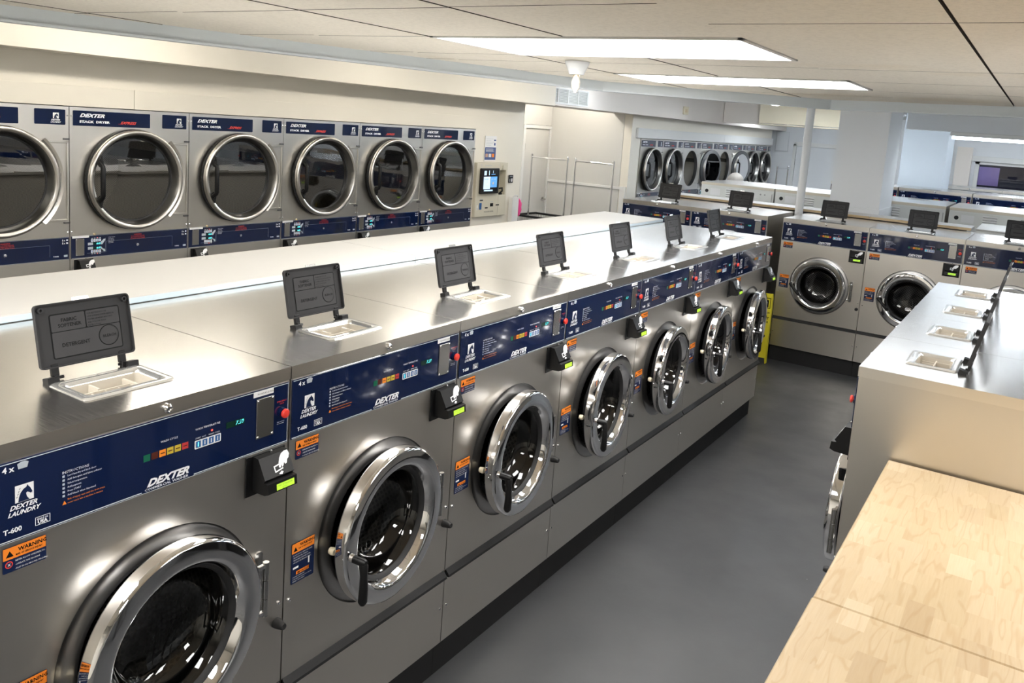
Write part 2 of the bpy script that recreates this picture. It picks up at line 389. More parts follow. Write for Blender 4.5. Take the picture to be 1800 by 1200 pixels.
def control_panel(root,w,zt,zb):
    """navy printed control strip, print anchored to its left and right ends"""
    p=MB(); y=-.004
    p.box(.006,w-.006,y,.0,zb,zt,'navy',.0015)
    yy=y-.0006; r=w-.756
    def fl(x,z): return fx(x,z,yy)
    H=zt; # measures below are taken from a strip whose top is 1.318
    dz=zt-1.318; mid=r*.5
    p.rect(.008,zt-.0040,w-.008,zt-.0022,yy,'silver_print')
    p.rect(.008,zb+.0040,.322+mid,zb+.0062,yy,'silver_print'); p.rect(.458+mid,zb+.0040,w-.008,zb+.0062,yy,'silver_print')
    p.rect(.008,zb+.0012,w-.008,zb+.0022,yy,'silver_print'); p.rect(w-.0105,zb+.004,w-.0092,zt-.003,yy,'silver_print')
    p.text('4 x',fl(.027,1.297+dz),.017,'white_print',0,.03)
    p.flat([(.057,1.298),(.074,1.298),(.077,1.309),(.070,1.313),(.062,1.312),(.055,1.309)],((0,yy,dz),(1,0,0),(0,0,1)),'grey_print')
    horse(p,.050,1.228+dz,.036,yy)
    p.text('T-600',fl(.027,1.168+dz),.0145,'white_print',0,.03)
    for q in ((.088,1.1655,.118,1.1667),(.088,1.1823,.118,1.1835),(.088,1.1655,.0892,1.1835),(.1168,1.1655,.118,1.1835)): p.rect(q[0],q[1]+dz,q[2],q[3]+dz,yy,'white_print')
    p.text('MADE IN',fl(.0915,1.1765+dz),.0055,'white_print',0,.02); p.text('USA',fl(.093,1.1680+dz),.0105,'white_print',0,.05)
    a=.143+mid*.3
    p.text('INSTRUCTIONS',fl(a,1.258+dz),.0082,'white_print')
    for i,tx in enumerate(('Load laundry and latch door','Add detergent and fabric softener','Select temperature','Add payment','Press START','Add bleach when dispensed')):
        p.rect(a+.0005,1.2500+dz-.0086*i,a+.0055,1.2550+dz-.0086*i,yy,'grey_print')
        p.text(tx,fl(a+.011,1.2505+dz-.0086*i),.0060,'white_print',sx=.9)
    for i,tx in enumerate(('Risk of injury: wait until the drum stops,','never reach into a machine in motion')):
        p.text(tx,fl(a+.011,1.1980+dz-.0078*i),.0056,'orange_print',sx=.9)
    p.flat([(a,1.190),(a+.009,1.190),(a+.0045,1.1985)],((0,yy,dz),(1,0,0),(0,0,1)),'orange_print')
    dexter(p,.335+mid,1.1625+dz,.024,yy,sx=1.22)
    p.text('COMMERCIAL WASHER',fl(.329+mid,1.1530+dz),.0088,'white_print',.1,.01,sx=1.22)
    b=.326+mid*1.2
    p.text('WASH CYCLE',fl(b+.043,1.2585+dz),.0072,'white_print')
    for i,kk in enumerate(('key_green','key_brown','key_orange','key_yellow','key_yellow','key_red')):
        p.rect(b+.0198*i,1.2250+dz,b+.0198*i+.0168,1.2415+dz,yy,kk)
        if i>1: p.rect(b+.0198*i+.003,1.2318+dz,b+.0198*i+.0138,1.2345+dz,yy-.0004,'key_brown')
    c=.459+mid*1.5
    p.text('WASH TEMPERATURE',fl(c+.002,1.2620+dz),.0072,'white_print')
    p.flat(rrect(c,1.2150,c+.075,1.2365,.003),((0,yy,dz),(1,0,0),(0,0,1)),'white_print')
    for i,tx in enumerate(('START','HOT','WARM','COLD')):
        p.rect(c+.0035+.0182*i,1.2178+dz,c+.0172+.0182*i,1.2340+dz,yy-.0004,'key_blue')
        p.rect(c+.0088+.0182*i,1.2205+dz,c+.0115+.0182*i,1.2315+dz,yy-.0008,'led_cyan' if i==0 else 'white_print')
        p.text(tx,fl(c+.002+.0185*i,1.2400+dz),.0052,'white_print')
    p.lathe((c+.048,yy-.0008,1.2510+dz),[(.0028,0),(0,-.001)],'led_red',10)
    d=.553+mid*1.8
    p.rect(d-.004,1.2415+dz,d+.052,1.2575+dz,yy,'led_window')
    p.text('7.50',fl(d+.024,1.2445+dz),.0145,'led_cyan',.15,.02)
    p.text('EMERGENCY',fl(w-.047,1.268+dz),.0058,'red_print'); p.text('STOP',fl(w-.037,1.2615+dz),.0058,'red_print')
    p.text('Push and hold',fl(w-.045,1.212+dz),.0042,'white_print'); p.text('for 3 seconds',fl(w-.045,1.207+dz),.0042,'white_print')
    o=p.build('control_panel',root)
    q=MB(); q.box(w-.115,w-.058,y-.0030,y-.0005,1.186+dz,1.294+dz,'satin_metal',.001)
    for sx_ in (w-.110,w-.063):
        for sz in (1.191+dz,1.289+dz): q.lathe((sx_,y-.003,sz),[(.0032,0),(.0024,-.0015),(0,-.002)],'chrome',10)
    tag(q.build('cover_plate',root),'blank steel cover plate')
    q=MB(); q.rect(w-.125,1.3005+dz,w-.060,1.3150+dz,y-.001,'paper'); q.text('MONDAY-SUNDAY',fx(w-.112,1.3050+dz,y-.0014),.0068,'lid_ink'); tag(q.build('paper_strip',root),'white paper strip')
    q=MB(); zc=1.2375+dz; q.lathe((w-.028,y,zc),[(.0135,0),(.0135,-.005),(.009,-.006)],'navy',20); q.lathe((w-.028,y,zc),[(.008,-.004),(.008,-.009),(.0125,-.010),(.0125,-.015),(.010,-.017),(0,-.018)],'stop_red',24); tag(q.build('emergency_stop_button',root),'red button')
    return o

def warning(root,x0,zt,wd,ht,second):
    q=MB(); y=-.0012; hd=.026 if not second else .030
    q.flat(rrect(x0,zt-ht,x0+wd,zt,.003),((0,y,0),(1,0,0),(0,0,1)),'navy_print')
    q.rect(x0+.001,zt-hd,x0+wd-.001,zt-.001,y-.0003,'label_orange')
    q.text('WARNING',fx(x0+.030,zt-.014,y-.0006),.0115,'lid_ink',0,.03); q.text('RISK OF SERIOUS INJURY',fx(x0+.025,zt-.0215,y-.0006),.0052,'lid_ink',0,.03,sx=.9)
    q.flat([(x0+.006,zt-hd+.005),(x0+.021,zt-hd+.005),(x0+.0135,zt-hd+.018)],((0,y-.0006,0),(1,0,0),(0,0,1)),'lid_ink')
    if not second:
        for i,tx in enumerate(('NEVER ALLOW CHILDREN TO:','-OPERATE THE MACHINE','-PLAY IN OR AROUND MACHINE')): q.text(tx,fx(x0+.024,zt-hd-.008-.0085*i,y-.0006),.0050,'white_print',sx=.85)
        q.lathe((x0+.012,y-.0004,zt-hd-.011),[(.0075,0),(.0055,-.0002)],'red_print',16)
        q.text('x',fx(x0+.009,zt-hd-.014,y-.0007),.012,'white_print')
    else:
        for i,tx in enumerate(('DO NOT TRY TO OPEN DOOR WHEN:','-THE DRUM IS STILL TURNING','-THE MACHINE CONTAINS WATER','-ANY LIGHT ON THE PANEL SHOWS')): q.text(tx,fx(x0+.005,zt-hd-.008-.0075*i,y-.0006),.0048,'white_print',sx=.85)
        q.rect(x0+.006,zt-.078,x0+.026,zt-.072,y-.0006,'white_print'); q.rect(x0+.062,zt-.079,x0+.067,zt-.058,y-.0006,'white_print')
        q.rect(x0+.018,zt-.097,x0+.066,zt-.087,y-.0006,'label_orange'); q.text('IMPORTANT',fx(x0+.022,zt-.0955,y-.0009),.0082,'lid_ink',0,.02)
        for i,tx in enumerate(('IF POWER IS INTERRUPTED,','DOOR WILL STAY LOCKED FOR 2 MINUTES','BEFORE IT CAN BE OPENED')): q.text(tx,fx(x0+.006,zt-.104-.0065*i,y-.0006),.0042,'white_print',sx=.85)
    return q.build('warning_label',root)

def screw(root,x,z,y=0,r=.0055,name='screw'):
    q=MB(); q.lathe((x,y,z),[(r,0),(r*.85,-.003),(0,-.0045)],'chrome',12); q.build(name,root)

def washer(w=.756,H=1.358,D=.868,deg=8,hdeg=0,lid=True,dz0=.0,back=False,disp=(.255,.490),ds=1.0,plinth_in=.03):
    root=empty('washing_machine')
    zt=H-.040; zb=H-.210; g_=.002; cx=.385 if w>.7 else w*.5; zc=.775; ro=.262 if w>.7 else .235
    # cabinet
    b=MB(); x0,x1=g_,w-g_
    z_led=.43; ring_plate(b,x0,x1,z_led,zb,cx,zc,ro,0,'steel_front')
    b.quad((x0,0,zb),(x1,0,zb),(x1,0,H-.036),(x0,0,H-.036),'steel_front')
    sd='steel_side'
    b.quad((x0,D,.145),(x0,0,.145),(x0,0,H-.004),(x0,D,H-.004),sd); b.quad((x1,0,.145),(x1,D,.145),(x1,D,H-.004),(x1,0,H-.004),sd)
    b.quad((x1,D,.145),(x0,D,.145),(x0,D,H-.004),(x1,D,H-.004),'panel_white'); b.quad((x0,0,.145),(x0,D,.145),(x1,D,.145),(x1,0,.145),'matte_black')
    k=ro/.262
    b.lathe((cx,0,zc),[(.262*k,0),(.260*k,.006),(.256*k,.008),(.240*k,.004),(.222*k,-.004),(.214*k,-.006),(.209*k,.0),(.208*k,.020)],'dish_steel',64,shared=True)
    b.lathe((cx,0,zc),[(.208*k,.020),(.206*k,.028)],'rubber',48); b.lathe((cx,0,zc),[(.206*k,.028),(.214*k,.10)],'dark_metal',48)
    b.build('cabinet',root)
    # drum
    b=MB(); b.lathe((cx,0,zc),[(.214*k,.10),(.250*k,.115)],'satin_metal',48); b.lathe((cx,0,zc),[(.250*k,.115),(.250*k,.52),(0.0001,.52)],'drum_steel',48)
    for i in range(3):
        a=R(35+120*i); c_=Vector((cx+math.cos(a)*.215*k,.32,zc+math.sin(a)*.215*k)); t_=Vector((-math.sin(a),0,math.cos(a))); rr=Vector((math.cos(a),0,math.sin(a)))
        pts=[c_+rr*.03-t_*.03,c_-rr*.03,c_+rr*.03+t_*.03]
        v=[p+Vector((0,-.19,0)) for p in pts]+[p+Vector((0,.19,0)) for p in pts]
        b.add(v,[(0,1,4,3),(1,2,5,4),(0,2,1)],'dark_metal')
    b.build('drum',root)
    # kick panel, ledge, plinth
    b=MB(); b.box(x0,x1,-.0015,.002,.147,.404,'steel_front',.001); b.build('kick_panel',root)
    b=MB(); b.prism([(0,.432),(-.016,.414),(-.018,.406),(-.010,.404),(0,.404)],((x0+.004,0,0),(0,1,0),(0,0,1),(1,0,0)),x1-x0-.008,'ledge_dark'); b.build('ledge',root)
    b=MB(); b.box(x0-.001,x1+.001,plinth_in,D,0,.144,'matte_black'); b.build('plinth',root)
    # top cover with a rectangular opening for the dispenser
    d0,d1=.108,.270; e0,e1=disp; b=MB(); ht=H; tx0,tx1=.0015,w-.0015
    hx0,hx1,hy0,hy1=e0+.006,e1-.006,d0+.006,d1-.006; F=-.0035
    for (a0,a1,c0,c1) in ((tx0,tx1,F,hy0),(tx0,tx1,hy1,D),(tx0,hx0,hy0,hy1),(hx1,tx1,hy0,hy1)):
        b.quad((a0,c0,ht),(a1,c0,ht),(a1,c1,ht),(a0,c1,ht),'steel_top')
    b.quad((tx0,F,ht-.034),(tx1,F,ht-.034),(tx1,F,ht),(tx0,F,ht),'steel_lip')
    b.quad((tx0,F,ht-.034),(tx0,0,ht-.034),(tx1,0,ht-.034),(tx1,F,ht-.034),'steel_lip')
    b.quad((tx0,D,ht-.034),(tx0,F,ht-.034),(tx0,F,ht),(tx0,D,ht),'steel_lip'); b.quad((tx1,F,ht-.034),(tx1,D,ht-.034),(tx1,D,ht),(tx1,F,ht),'steel_lip')
    b.quad((tx1,D,ht-.034),(tx0,D,ht-.034),(tx0,D,ht),(tx1,D,ht),'steel_lip')
    b.build('top_cover',root)
    q=MB(); q.lathe((.385*w/.756,F,ht-.019),[(.011,0),(.011,-.006),(.008,-.010),(.006,-.011),(.0058,-.008),(0,-.008)],'chrome',20); tag(q.build('cover_lock',root),'round chrome lock')
    control_panel(root,w,zt,zb)
    # dispenser
    q=MB(); z=ht; bz='bezel_plastic'
    o_=rrect(e0,d0,e1,d1,.016); i_=rrect(e0+.022,d0+.026,e1-.022,d1-.026,.014)
    n=len(o_); fr=lambda p,zz:(p[0],p[1],zz)
    vs=[fr(p,z+.0005) for p in o_]+[fr(p,z+.0045) for p in rrect(e0+.004,d0+.004,e1-.004,d1-.004,.014)]+[fr(p,z+.0035) for p in i_]+[fr(p,z-.006) for p in rrect(e0+.025,d0+.029,e1-.025,d1-.029,.012)]+[fr(p,z-.060) for p in rrect(e0+.030,d0+.034,e1-.030,d1-.034,.012)]
    fs=[(r_*n+i,r_*n+(i+1)%n,(r_+1)*n+(i+1)%n,(r_+1)*n+i) for r_ in range(3) for i in range(n)]
    q.add(vs,fs,bz,True); q.add(vs[3*n:],[(i,(i+1)%n,n+(i+1)%n,n+i) for i in range(n)],'tray_plastic',True); q.add(vs[4*n:],[tuple(range(n))],'tray_plastic')
    ww=e1-e0; tp='tray_plastic'
    q.box(e0+ww*.34,e0+ww*.36,d0+.085,d1-.036,z-.058,z-.008,tp); q.box(e0+.034,e1-.060,d0+.080,d0+.084,z-.058,z-.012,tp)
    for i in range(4): q.box(e0+.06+ww*.14*i,e0+.063+ww*.14*i,d0+.040,d0+.081,z-.058,z-.014,tp)
    q.box(e1-.072,e1-.066,d0+.05,d1-.04,z-.058,z-.010,tp)
    for (sx_,sy_) in ((e0+.012,d0+.05),(e1-.012,d0+.05),((e0+e1)/2,d0+.012),((e0+e1)/2,d1-.010)): q.lathe((sx_,sy_,z+.004),[(.0035,0),(0,.0012)],'satin_metal',8,'z')
    q.build('detergent_dispenser',root)
    if lid:
        # lid, hinged at the back of the dispenser, standing open
        L0=.155; lw=.238*ds; cxl=(e0+e1)/2+.004; q=MB(); lp='lid_plastic'; hw=lw/2
        fr=(Vector((0,0,0)),Vector((1,0,0)),Vector((0,0,1)),Vector((0,1,0)))
        q.prism([(a,c) for a,c in rrect(-hw,0.0,hw,L0,.010)],fr,.004,lp)
        o1=rrect(-hw,0,hw,L0,.010); o2=rrect(-hw+.003,.003,hw-.003,L0-.003,.008); n=len(o1)
        vs=[(a,0,c) for a,c in o1]+[(a,-.007,c) for a,c in o1]+[(a,-.007,c) for a,c in o2]+[(a,0,c) for a,c in o2]
        q.add(vs,[(r_*n+i,r_*n+(i+1)%n,(r_+1)*n+(i+1)%n,(r_+1)*n+i) for r_ in range(3) for i in range(n)],lp)
        px0,px1,pz0,pz1=-hw+.037,hw-.030,.022,L0-.030
        q.flat(rrect(px0-.003,pz0-.003,px1+.003,pz1+.003,.006),((0,-.0006,0),(1,0,0),(0,0,1)),'lid_ink')
        ms=px0+(px1-px0)*.50; mz=pz0+(pz1-pz0)*.60
        for r4 in ((px0,mz+.001,ms-.002,pz1),(ms+.001,mz+.001,px1,pz1),(px0,pz0,px1,mz-.001)): q.flat(rrect(*r4,.003),((0,-.0012,0),(1,0,0),(0,0,1)),'lid_raised')
        q.lathe((px1-.032*ds,-.0016,pz0+.034),[(.0265,0),(.0245,-.001)],'lid_ink',28); q.lathe((px1-.032*ds,-.0014,pz0+.034),[(.0245,0),(.0001,0)],'lid_raised',28)
        q.text('FABRIC',fx(px0+.024*ds,pz1-.018,-.0018),.012,'lid_ink',0,.02); q.text('SOFTENER',fx(px0+.016*ds,pz1-.031,-.0018),.012,'lid_ink',0,.02)
        q.text('DETERGENT',fx(px0+.020*ds,pz0+.024,-.0018),.0125,'lid_ink',0,.02); q.text('BLEACH',fx(px1-.048*ds,pz0+.030,-.0022),.0095,'lid_ink',0,.02)
        for i,tx in enumerate(('FOR BEST RESULTS USE','LOW SUDSING DETERGENTS IN','PROPER LAUNDRY AMOUNTS','AND FOLLOW WASH','INSTRUCTIONS')): q.text(tx,fx(ms+.004,pz1-.009-.0075*i,-.0018),.0056,'lid_ink',sx=.85*ds)
        for s_ in (-1,1): q.lathe((s_*(hw-.014),-.001,L0-.014),[(.0065,0),(.0065,-.008),(.0035,-.008),(.0035,-.002),(0,-.002)],lp,16)
        q.prism([(-.024*ds,L0-.001),(.020*ds,L0-.001),(.018*ds,L0+.008),(-.022*ds,L0+.008)],(Vector((0,.002,0)),Vector((1,0,0)),Vector((0,0,1)),Vector((0,1,0))),.002,'bezel_plastic')
        lo=q.build('dispenser_lid',root,(cxl-.002,.298,ht+.030),(R(-13),0,0))
        for s_ in (-1,1):
            h=MB(); hx=s_*(hw-.034)
            h.box(hx-.009,hx+.009,-.002,.008,-.020,.010,'black_plastic',.001); h.box(hx-.006,hx+.006,-.006,.006,-.034,-.016,'black_plastic',.001)
            hb=hx+s_*.016
            h.box(hb-.014,hb+.014,-.022,.004,-.036,-.020,'black_plastic',.001)
            h.lathe((hx-.012,0,-.024),[(.004,0),(.004,.03)],'black_plastic',10,'x')
            h.build('hinge',lo)
    # door, hinged on the right
    hx=w-.092 if w>.7 else cx+ro+.01; hz=zc; piv=(hx,-.014,0); ox=-hx; k2=k
    rot=(0,0,R(deg)); q=MB(); c=(cx-hx,.014,zc); c0=(cx-hx,.014,zc)
    for pr in ([(.236,-.014),(.2425,-.016),(.244,-.020)],[(.244,-.020),(.2445,-.035),(.244,-.049)],[(.244,-.049),(.2415,-.0555),(.236,-.0585)],[(.236,-.0585),(.220,-.0598),(.200,-.0606),(.193,-.0590),(.186,-.053),(.181,-.044),(.176,-.034)]):
        q.lathe(c0,[(r_*k,h) for r_,h in pr],'chrome',72,shared=True)
    q.lathe(c0,[(.176*k,-.034),(.168*k,-.030),(.164*k,-.020)],'rubber',56,shared=True)
    q.lathe(c0,[(.236*k,-.016),(.205*k,-.012)],'black_plastic',56); q.lathe(c0,[(.205*k,-.012),(.200*k,.008),(.190*k,.016),(.172*k,.018),(.166*k,-.020)],'rubber',56,shared=True)
    door=q.build('door',root,(hx,-.014,0),rot)
    q=MB(); q.lathe(c0,[(.166*k,-.022),(.158*k,-.014),(.150*k,.010),(.138*k,.040),(.112*k,.058),(.070*k,.068),(.0001,.072)],'glass_washer',56,shared=True); tag(q.build('door_glass',door),'clear glass bowl')
    q=MB(); px=cx-hx-.226*k; pz=zc-.005
    q.tube([(px,-.050,pz),(px,-.062,pz)],.013,'chrome',16); q.tube([(px,-.062,pz),(px,-.098,pz),(px,-.106,pz)],[.012,.012,.008],'black_plastic',14)
    an=R(hdeg); dx,dzz=math.sin(an),-math.cos(an); path=[(px-dx*.006,-.092,pz-dzz*.006)]+[(px+dx*t_,-.096-.004*math.sin(t_*20),pz+dzz*t_) for t_ in (.01,.04,.08,.12,.13)]
    q.tube(path,[.009,.013,.011,.013,.014,.008],'black_plastic',14); tag(q.build('handle',door),'black plastic pull handle')
    q=MB(); q.tube([(px+.01,.004,pz),(px+.01,-.012,pz)],.006,'satin_metal',10); q.lathe((px-.004,.012,pz),[(.001,-.004),(.010,-.004),(.012,.004),(.010,.014),(.001,.016)],'cream_plastic',16); q.build('latch',door)
    # hinge on the cabinet
    q=MB(); hxx=hx+.007; zz=zc-.012
    q.prism(rrect(hx-.012,zz-.088,hx+.014,zz+.098,.010),((0,-.0005,0),(1,0,0),(0,0,1),(0,-1,0)),.002,'satin_metal')
    for (a0,a1) in ((-.080,-.030),(-.028,.024),(.026,.076)): q.tube([(hxx,-.024,zz+a0),(hxx,-.024,zz+a1)],.0085,'satin_metal',14)
    for a0 in (-.07,.066): q.box(hx-.02,hxx,-.028,-.018,zz+a0-.006,zz+a0+.006,'chrome',.001)
    q.build('door_hinge',root)
    for (sx_,sz_) in ((w-.017,.678),(.021,.668),(w-.017,.286),(.020,.286)): screw(root,sx_,sz_)
    q=MB(); q.lathe((w-.024,0,.622),[(.0145,0),(.0145,-.006),(.010,-.030),(.0085,-.034),(0,-.034)],'rubber',18); tag(q.build('bumper_knob',root),'black rubber bumper')
    card_reader(root,w-.142,w-.014,1.143+H-1.358,1.033+H-1.358)
    warning(root,.026,1.138+H-1.358,.085,.054,False); warning(root,.025 if w>.7 else .012,.833,.085 if w>.7 else .06,.122,True)
    if back:
        b=MB(); y=D; zc2=H
        def bx(a0,a1,z0,z1,d,m,bev=0): b.box(a0,a1,y,y+d,z0,z1,m,bev)
        bx(.006,w-.006,H-.30,H-.040,.004,'panel_white',.001);         # seen from behind, left is the high-x end
        b.lathe((w-.075,y+.004,H-.105),[(.022,0),(.020,.004),(0,.005)],'matte_black',20)
        bx(w-.24,w-.12,H-.15,H-.070,.0055,'paper')
        for i in range(4): b.prism([(0,0),(.012,-.006),(.004,-.016)],((w-.45,y+.004,H-.060-.026*i),(0,1,0),(0,0,1),(1,0,0)),.13,'paper'); bx(w-.45,w-.32,H-.080-.026*i,H-.076-.026*i,.0048,'panel_shadow')
        b.lathe((.16,y+.004,H-.085),[(.010,0),(0,.003)],'panel_shadow',12); b.lathe((.11,y+.004,H-.085),[(.010,0),(0,.003)],'panel_shadow',12)
        bx(.02,.028,H-.25,H-.07,.006,'panel_shadow')
        b.box(.18,.33,y+.004,y+.012,H-.19,H-.12,'panel_white',.003)
        b.build('back_panel',root)
        b=MB(); b.box(.0015,w-.0015,D,D+.008,H-.030,H-.003,'tan_edge'); b.build('back_trim',root)
    return root

YD=.0188
def dryer():
    root=empty('stack_dryer'); w=.8; H=1.953; D=1.05; x0,x1=.002,w-.002; cx=.400; zu=1.515; zl=.62; Rr=.315; b=MB(); st='steel_dryer'
    ring_plate(b,x0,x1,1.174,H,cx,zu,.290,0,st); ring_plate(b,x0,x1,.28,1.030,cx,zl,.290,0,st)
    b.quad((x0,0,.10),(x1,0,.10),(x1,0,.28),(x0,0,.28),st); b.quad((x0,0,1.030),(x1,0,1.030),(x1,0,1.174),(x0,0,1.174),st)
    b.quad((x0,D,.0),(x0,0,.0),(x0,0,H),(x0,D,H),'steel_side'); b.quad((x1,0,.0),(x1,D,.0),(x1,D,H),(x1,0,H),'steel_side')
    b.quad((x0,0,H),(x1,0,H),(x1,D,H),(x0,D,H),'steel_side'); b.quad((x1,D,0),(x0,D,0),(x0,D,H),(x1,D,H),'steel_side')
    b.box(x0,x1,.0,.01,0,.10,'matte_black')
    b.build('cabinet',root)
    def tumbler(zc):
        t=MB(); t.lathe((cx,0,zc),[(.290,0),(.285,.05)],'dark_metal',40); t.lathe((cx,0,zc),[(.285,.05),(.37,.07)],'dark_metal',40)
        t.lathe((cx,0,zc),[(.37,.07),(.37,.80),(.0001,.80)],'dryer_mesh',48)
        for i in range(3):
            a=R(20+120*i); c_=Vector((cx+math.cos(a)*.35,0,zc+math.sin(a)*.35)); tt=Vector((-math.sin(a),0,math.cos(a)))*.035; rr=Vector((math.cos(a),0,math.sin(a)))*.06
            p=[c_-tt+rr*.3,c_-rr,c_+tt+rr*.3]; v=[q+Vector((0,.08,0)) for q in p]+[q+Vector((0,.78,0)) for q in p]; t.add(v,[(0,1,4,3),(1,2,5,4),(0,2,1)],'dryer_mesh')
        t.build('tumbler',root)
    def door(zc):
        hx=.757; q=MB(); c0=(cx-hx,.012,zc)
        q.lathe(c0,[(.312,-.0125),(.318,-.016),(.318,-.034),(.312,-.038)],'rubber',72)
        q.lathe(c0,[(.312,-.038),(.3155,-.042),(.3155,-.062),(.312,-.069),(.305,-.0725),(.296,-.0715),(.287,-.066)],'steel_lip',72,shared=True)
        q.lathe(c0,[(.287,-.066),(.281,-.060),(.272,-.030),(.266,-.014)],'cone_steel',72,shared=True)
        q.lathe(c0,[(.266,-.014),(.258,-.010),(.256,-.004)],'rubber',64); q.lathe(c0,[(.312,-.0125),(.258,-.004)],'dark_metal',64)
        # arc-edged hinge plate running to the cabinet edge
        A=[(c0[0]+.338*math.cos(R(a)),zc+.338*math.sin(R(a))) for a in range(-46,47,4)]
        B=[(c0[0]+.352*math.cos(R(a)),zc+.352*math.sin(R(a))) for a in range(-46,47,4)]
        for i in range(len(A)-1): q.quad((A[i][0],-.018,A[i][1]),(B[i][0],-.022,B[i][1]),(B[i+1][0],-.022,B[i+1][1]),(A[i+1][0],-.018,A[i+1][1]),'steel_lip')
        for i in range(len(A)-1):
            a0=-46+4*i; i0=(c0[0]+.316*math.cos(R(a0)),zc+.316*math.sin(R(a0))); i1=(c0[0]+.316*math.cos(R(a0+4)),zc+.316*math.sin(R(a0+4)))
            q.quad((i0[0],-.012,i0[1]),(A[i][0],-.018,A[i][1]),(A[i+1][0],-.018,A[i+1][1]),(i1[0],-.012,i1[1]),'satin_metal')
        d=q.build('door',root,(hx,-.012,0))
        q=MB(); q.lathe(c0,[(.258,-.008),(.20,-.0075),(.10,-.007),(.0001,-.007)],'glass_dryer',64); tag(q.build('door_glass',d),'round tinted glass')
        q=MB(); X=cx-hx-.262
        z0,z1=zc-.166,zc+.158
        q.prism([(0,z0),(-.018,z0+.030),(-.022,z0+.055),(-.004,z0+.075),(.012,z0+.060)],((X+.016,-.050,0),(1,0,0),(0,0,1),(0,-1,0)),.022,'black_plastic')
        q.prism([(0,z1),(-.018,z1-.030),(-.022,z1-.055),(-.004,z1-.075),(.012,z1-.060)],((X+.016,-.050,0),(1,0,0),(0,0,1),(0,-1,0)),.022,'black_plastic')
        q.tube([(X,-.066,z0+.045),(X+.006,-.096,z0+.068),(X+.006,-.100,z0+.08),(X+.006,-.100,z1-.08),(X+.006,-.096,z1-.068),(X,-.066,z1-.045)],.0145,'black_plastic',10)
        tag(q.build('handle',d),'ribbed black pull handle')
        q=MB(); hz0,hz1=zc-.245,zc+.235
        zz0,zz1=hz0,hz1
        for (a0,a1,c_,d_) in ((.640,.793,zz1-.012,zz1),(.640,.793,zz0,zz0+.012),(.781,.793,zz0,zz1)): q.box(a0 if a1-a0>.1 else a0,a1,-.010,-.0005,c_,d_,'steel_dryer',.002)
        for z_ in (zz1+.012,zz0-.010): q.box(.762,.798,-.012,-.0005,z_-.005,z_+.005,'dark_metal',.001)
        q.build('hinge_cover',root)
        return d
    tumbler(zu); tumbler(zl); door(zu); door(zl)
    q=MB(); y=-.003
    q.prism(rrect(.022,1.843,.515,1.933,.005),((0,0,0),(1,0,0),(0,0,1),(0,-1,0)),.003,'navy'); yy=y-.0006
    dexter(q,.060,1.896,.029,yy,sx=1.42); q.text('STACK  DRYER',fx(.060,1.862,yy),.0185,'white_print',0,.05,sx=1.5)
    q.text('EXPRESS',fx(.315,1.862,yy),.022,'red_print',.5,.04,sx=1.2); q.rect(.300,1.8615,.330,1.8625,yy,'red_print')
    tag(q.build('name_plate',root),'navy plate printed with the maker name')
    q=MB(); q.prism(rrect(.602,1.845,.777,1.934,.005),((0,0,0),(1,0,0),(0,0,1),(0,-1,0)),.003,'navy'); horse(q,.705,1.880,.034,yy); tag(q.build('logo_plate',root),'navy plate with a white horse head')
    # control strip
    q=MB(); q.box(.006,.794,-.003,-.0002,1.034,1.172,'navy',.001)
    q.rect(.008,1.0355,.792,1.0370,yy,'silver_print'); q.rect(.008,1.1690,.792,1.1700,yy,'silver_print')
    q.rect(.103,1.0605,.218,1.0613,yy,'grey_print'); q.rect(.2185,1.0605,.2193,1.150,yy,'grey_print')
    for s_ in (1,-1):
        zc=1.105; zz=zc+s_*.0135
        q.rect(.108,min(zz-.008,zz+.008),.140,max(zz-.008,zz+.008),yy,'grey_print'); q.rect(.140,zz-.007,.190,zz+.007,yy,'led_window')
        q.text('6:15',fx(.162,zz-.0052,yy-.0004),.0145,'led_cyan',.1,.03)
        q.flat([(.190,zz-.008),(.200,zz-.008),(.212,zz+s_*.010),(.218,zz+s_*.018),(.218,zz+s_*.026),(.208,zz+s_*.026),(.190,zz+.008)][::1],((0,yy,0),(1,0,0),(0,0,1)),'grey_print')
        for i in range(4):
            zb_=zc+s_*.034; q.rect(.128+.0165*i,zb_-.008,.141+.0165*i,zb_+.008,yy,'white_print'); q.rect(.132+.0165*i,zb_-.005,.137+.0165*i,zb_+.005,yy-.0004,'key_blue')
            q.rect(.130+.0165*i,zc+s_*.049-.002,.140+.0165*i,zc+s_*.049+.001,yy,'white_print')
        q.lathe((.167,yy-.0004,zc+s_*.050),[(.0026,0),(0,-.001)],'led_red',8)
    for i,tx in enumerate(('INSTRUCTIONS','Load laundry','Close the door','Select the cycle','Add payment','Press START')): q.text(tx,fx(.238,1.150-.0072*i,yy),.0062,'white_print')
    for i,tx in enumerate(('WARNING','Do not put items soiled with','oil or solvent in the dryer: this','can cause fire, damage or injury.')): q.text(tx,fx(.435,1.154-.0082*i,yy),.0078+(.003 if i==0 else 0),'red_print',0,.02,'CENTER')
    for (a0,c0,a1,c1) in ((.225,1.128,.680,1.1286),(.225,1.060,.2256,1.128),(.680,1.060,.6806,1.128)): q.rect(a0,c0,a1,c1,yy,'grey_print')
    q.lathe((.433,-.003,1.090),[(.009,0),(.009,-.004),(.004,-.005),(0,-.003)],'satin_metal',16)
    q.text('5 x',fx(.752,1.148,yy),.014,'white_print',0,.03); q.text('5 x',fx(.752,1.130,yy),.014,'white_print',0,.03)
    for z_ in (1.149,1.131): q.rect(.777,z_,.787,z_+.009,yy,'white_print')
    q.text('T-50X2',fx(.700,1.054,yy),.010,'white_print',0,.03); q.rect(.762,1.052,.784,1.064,yy,'grey_print')
    q.build('control_panel',root)
    q=MB(); q.box(.033,.086,-.006,-.003,1.050,1.156,'satin_metal',.001)
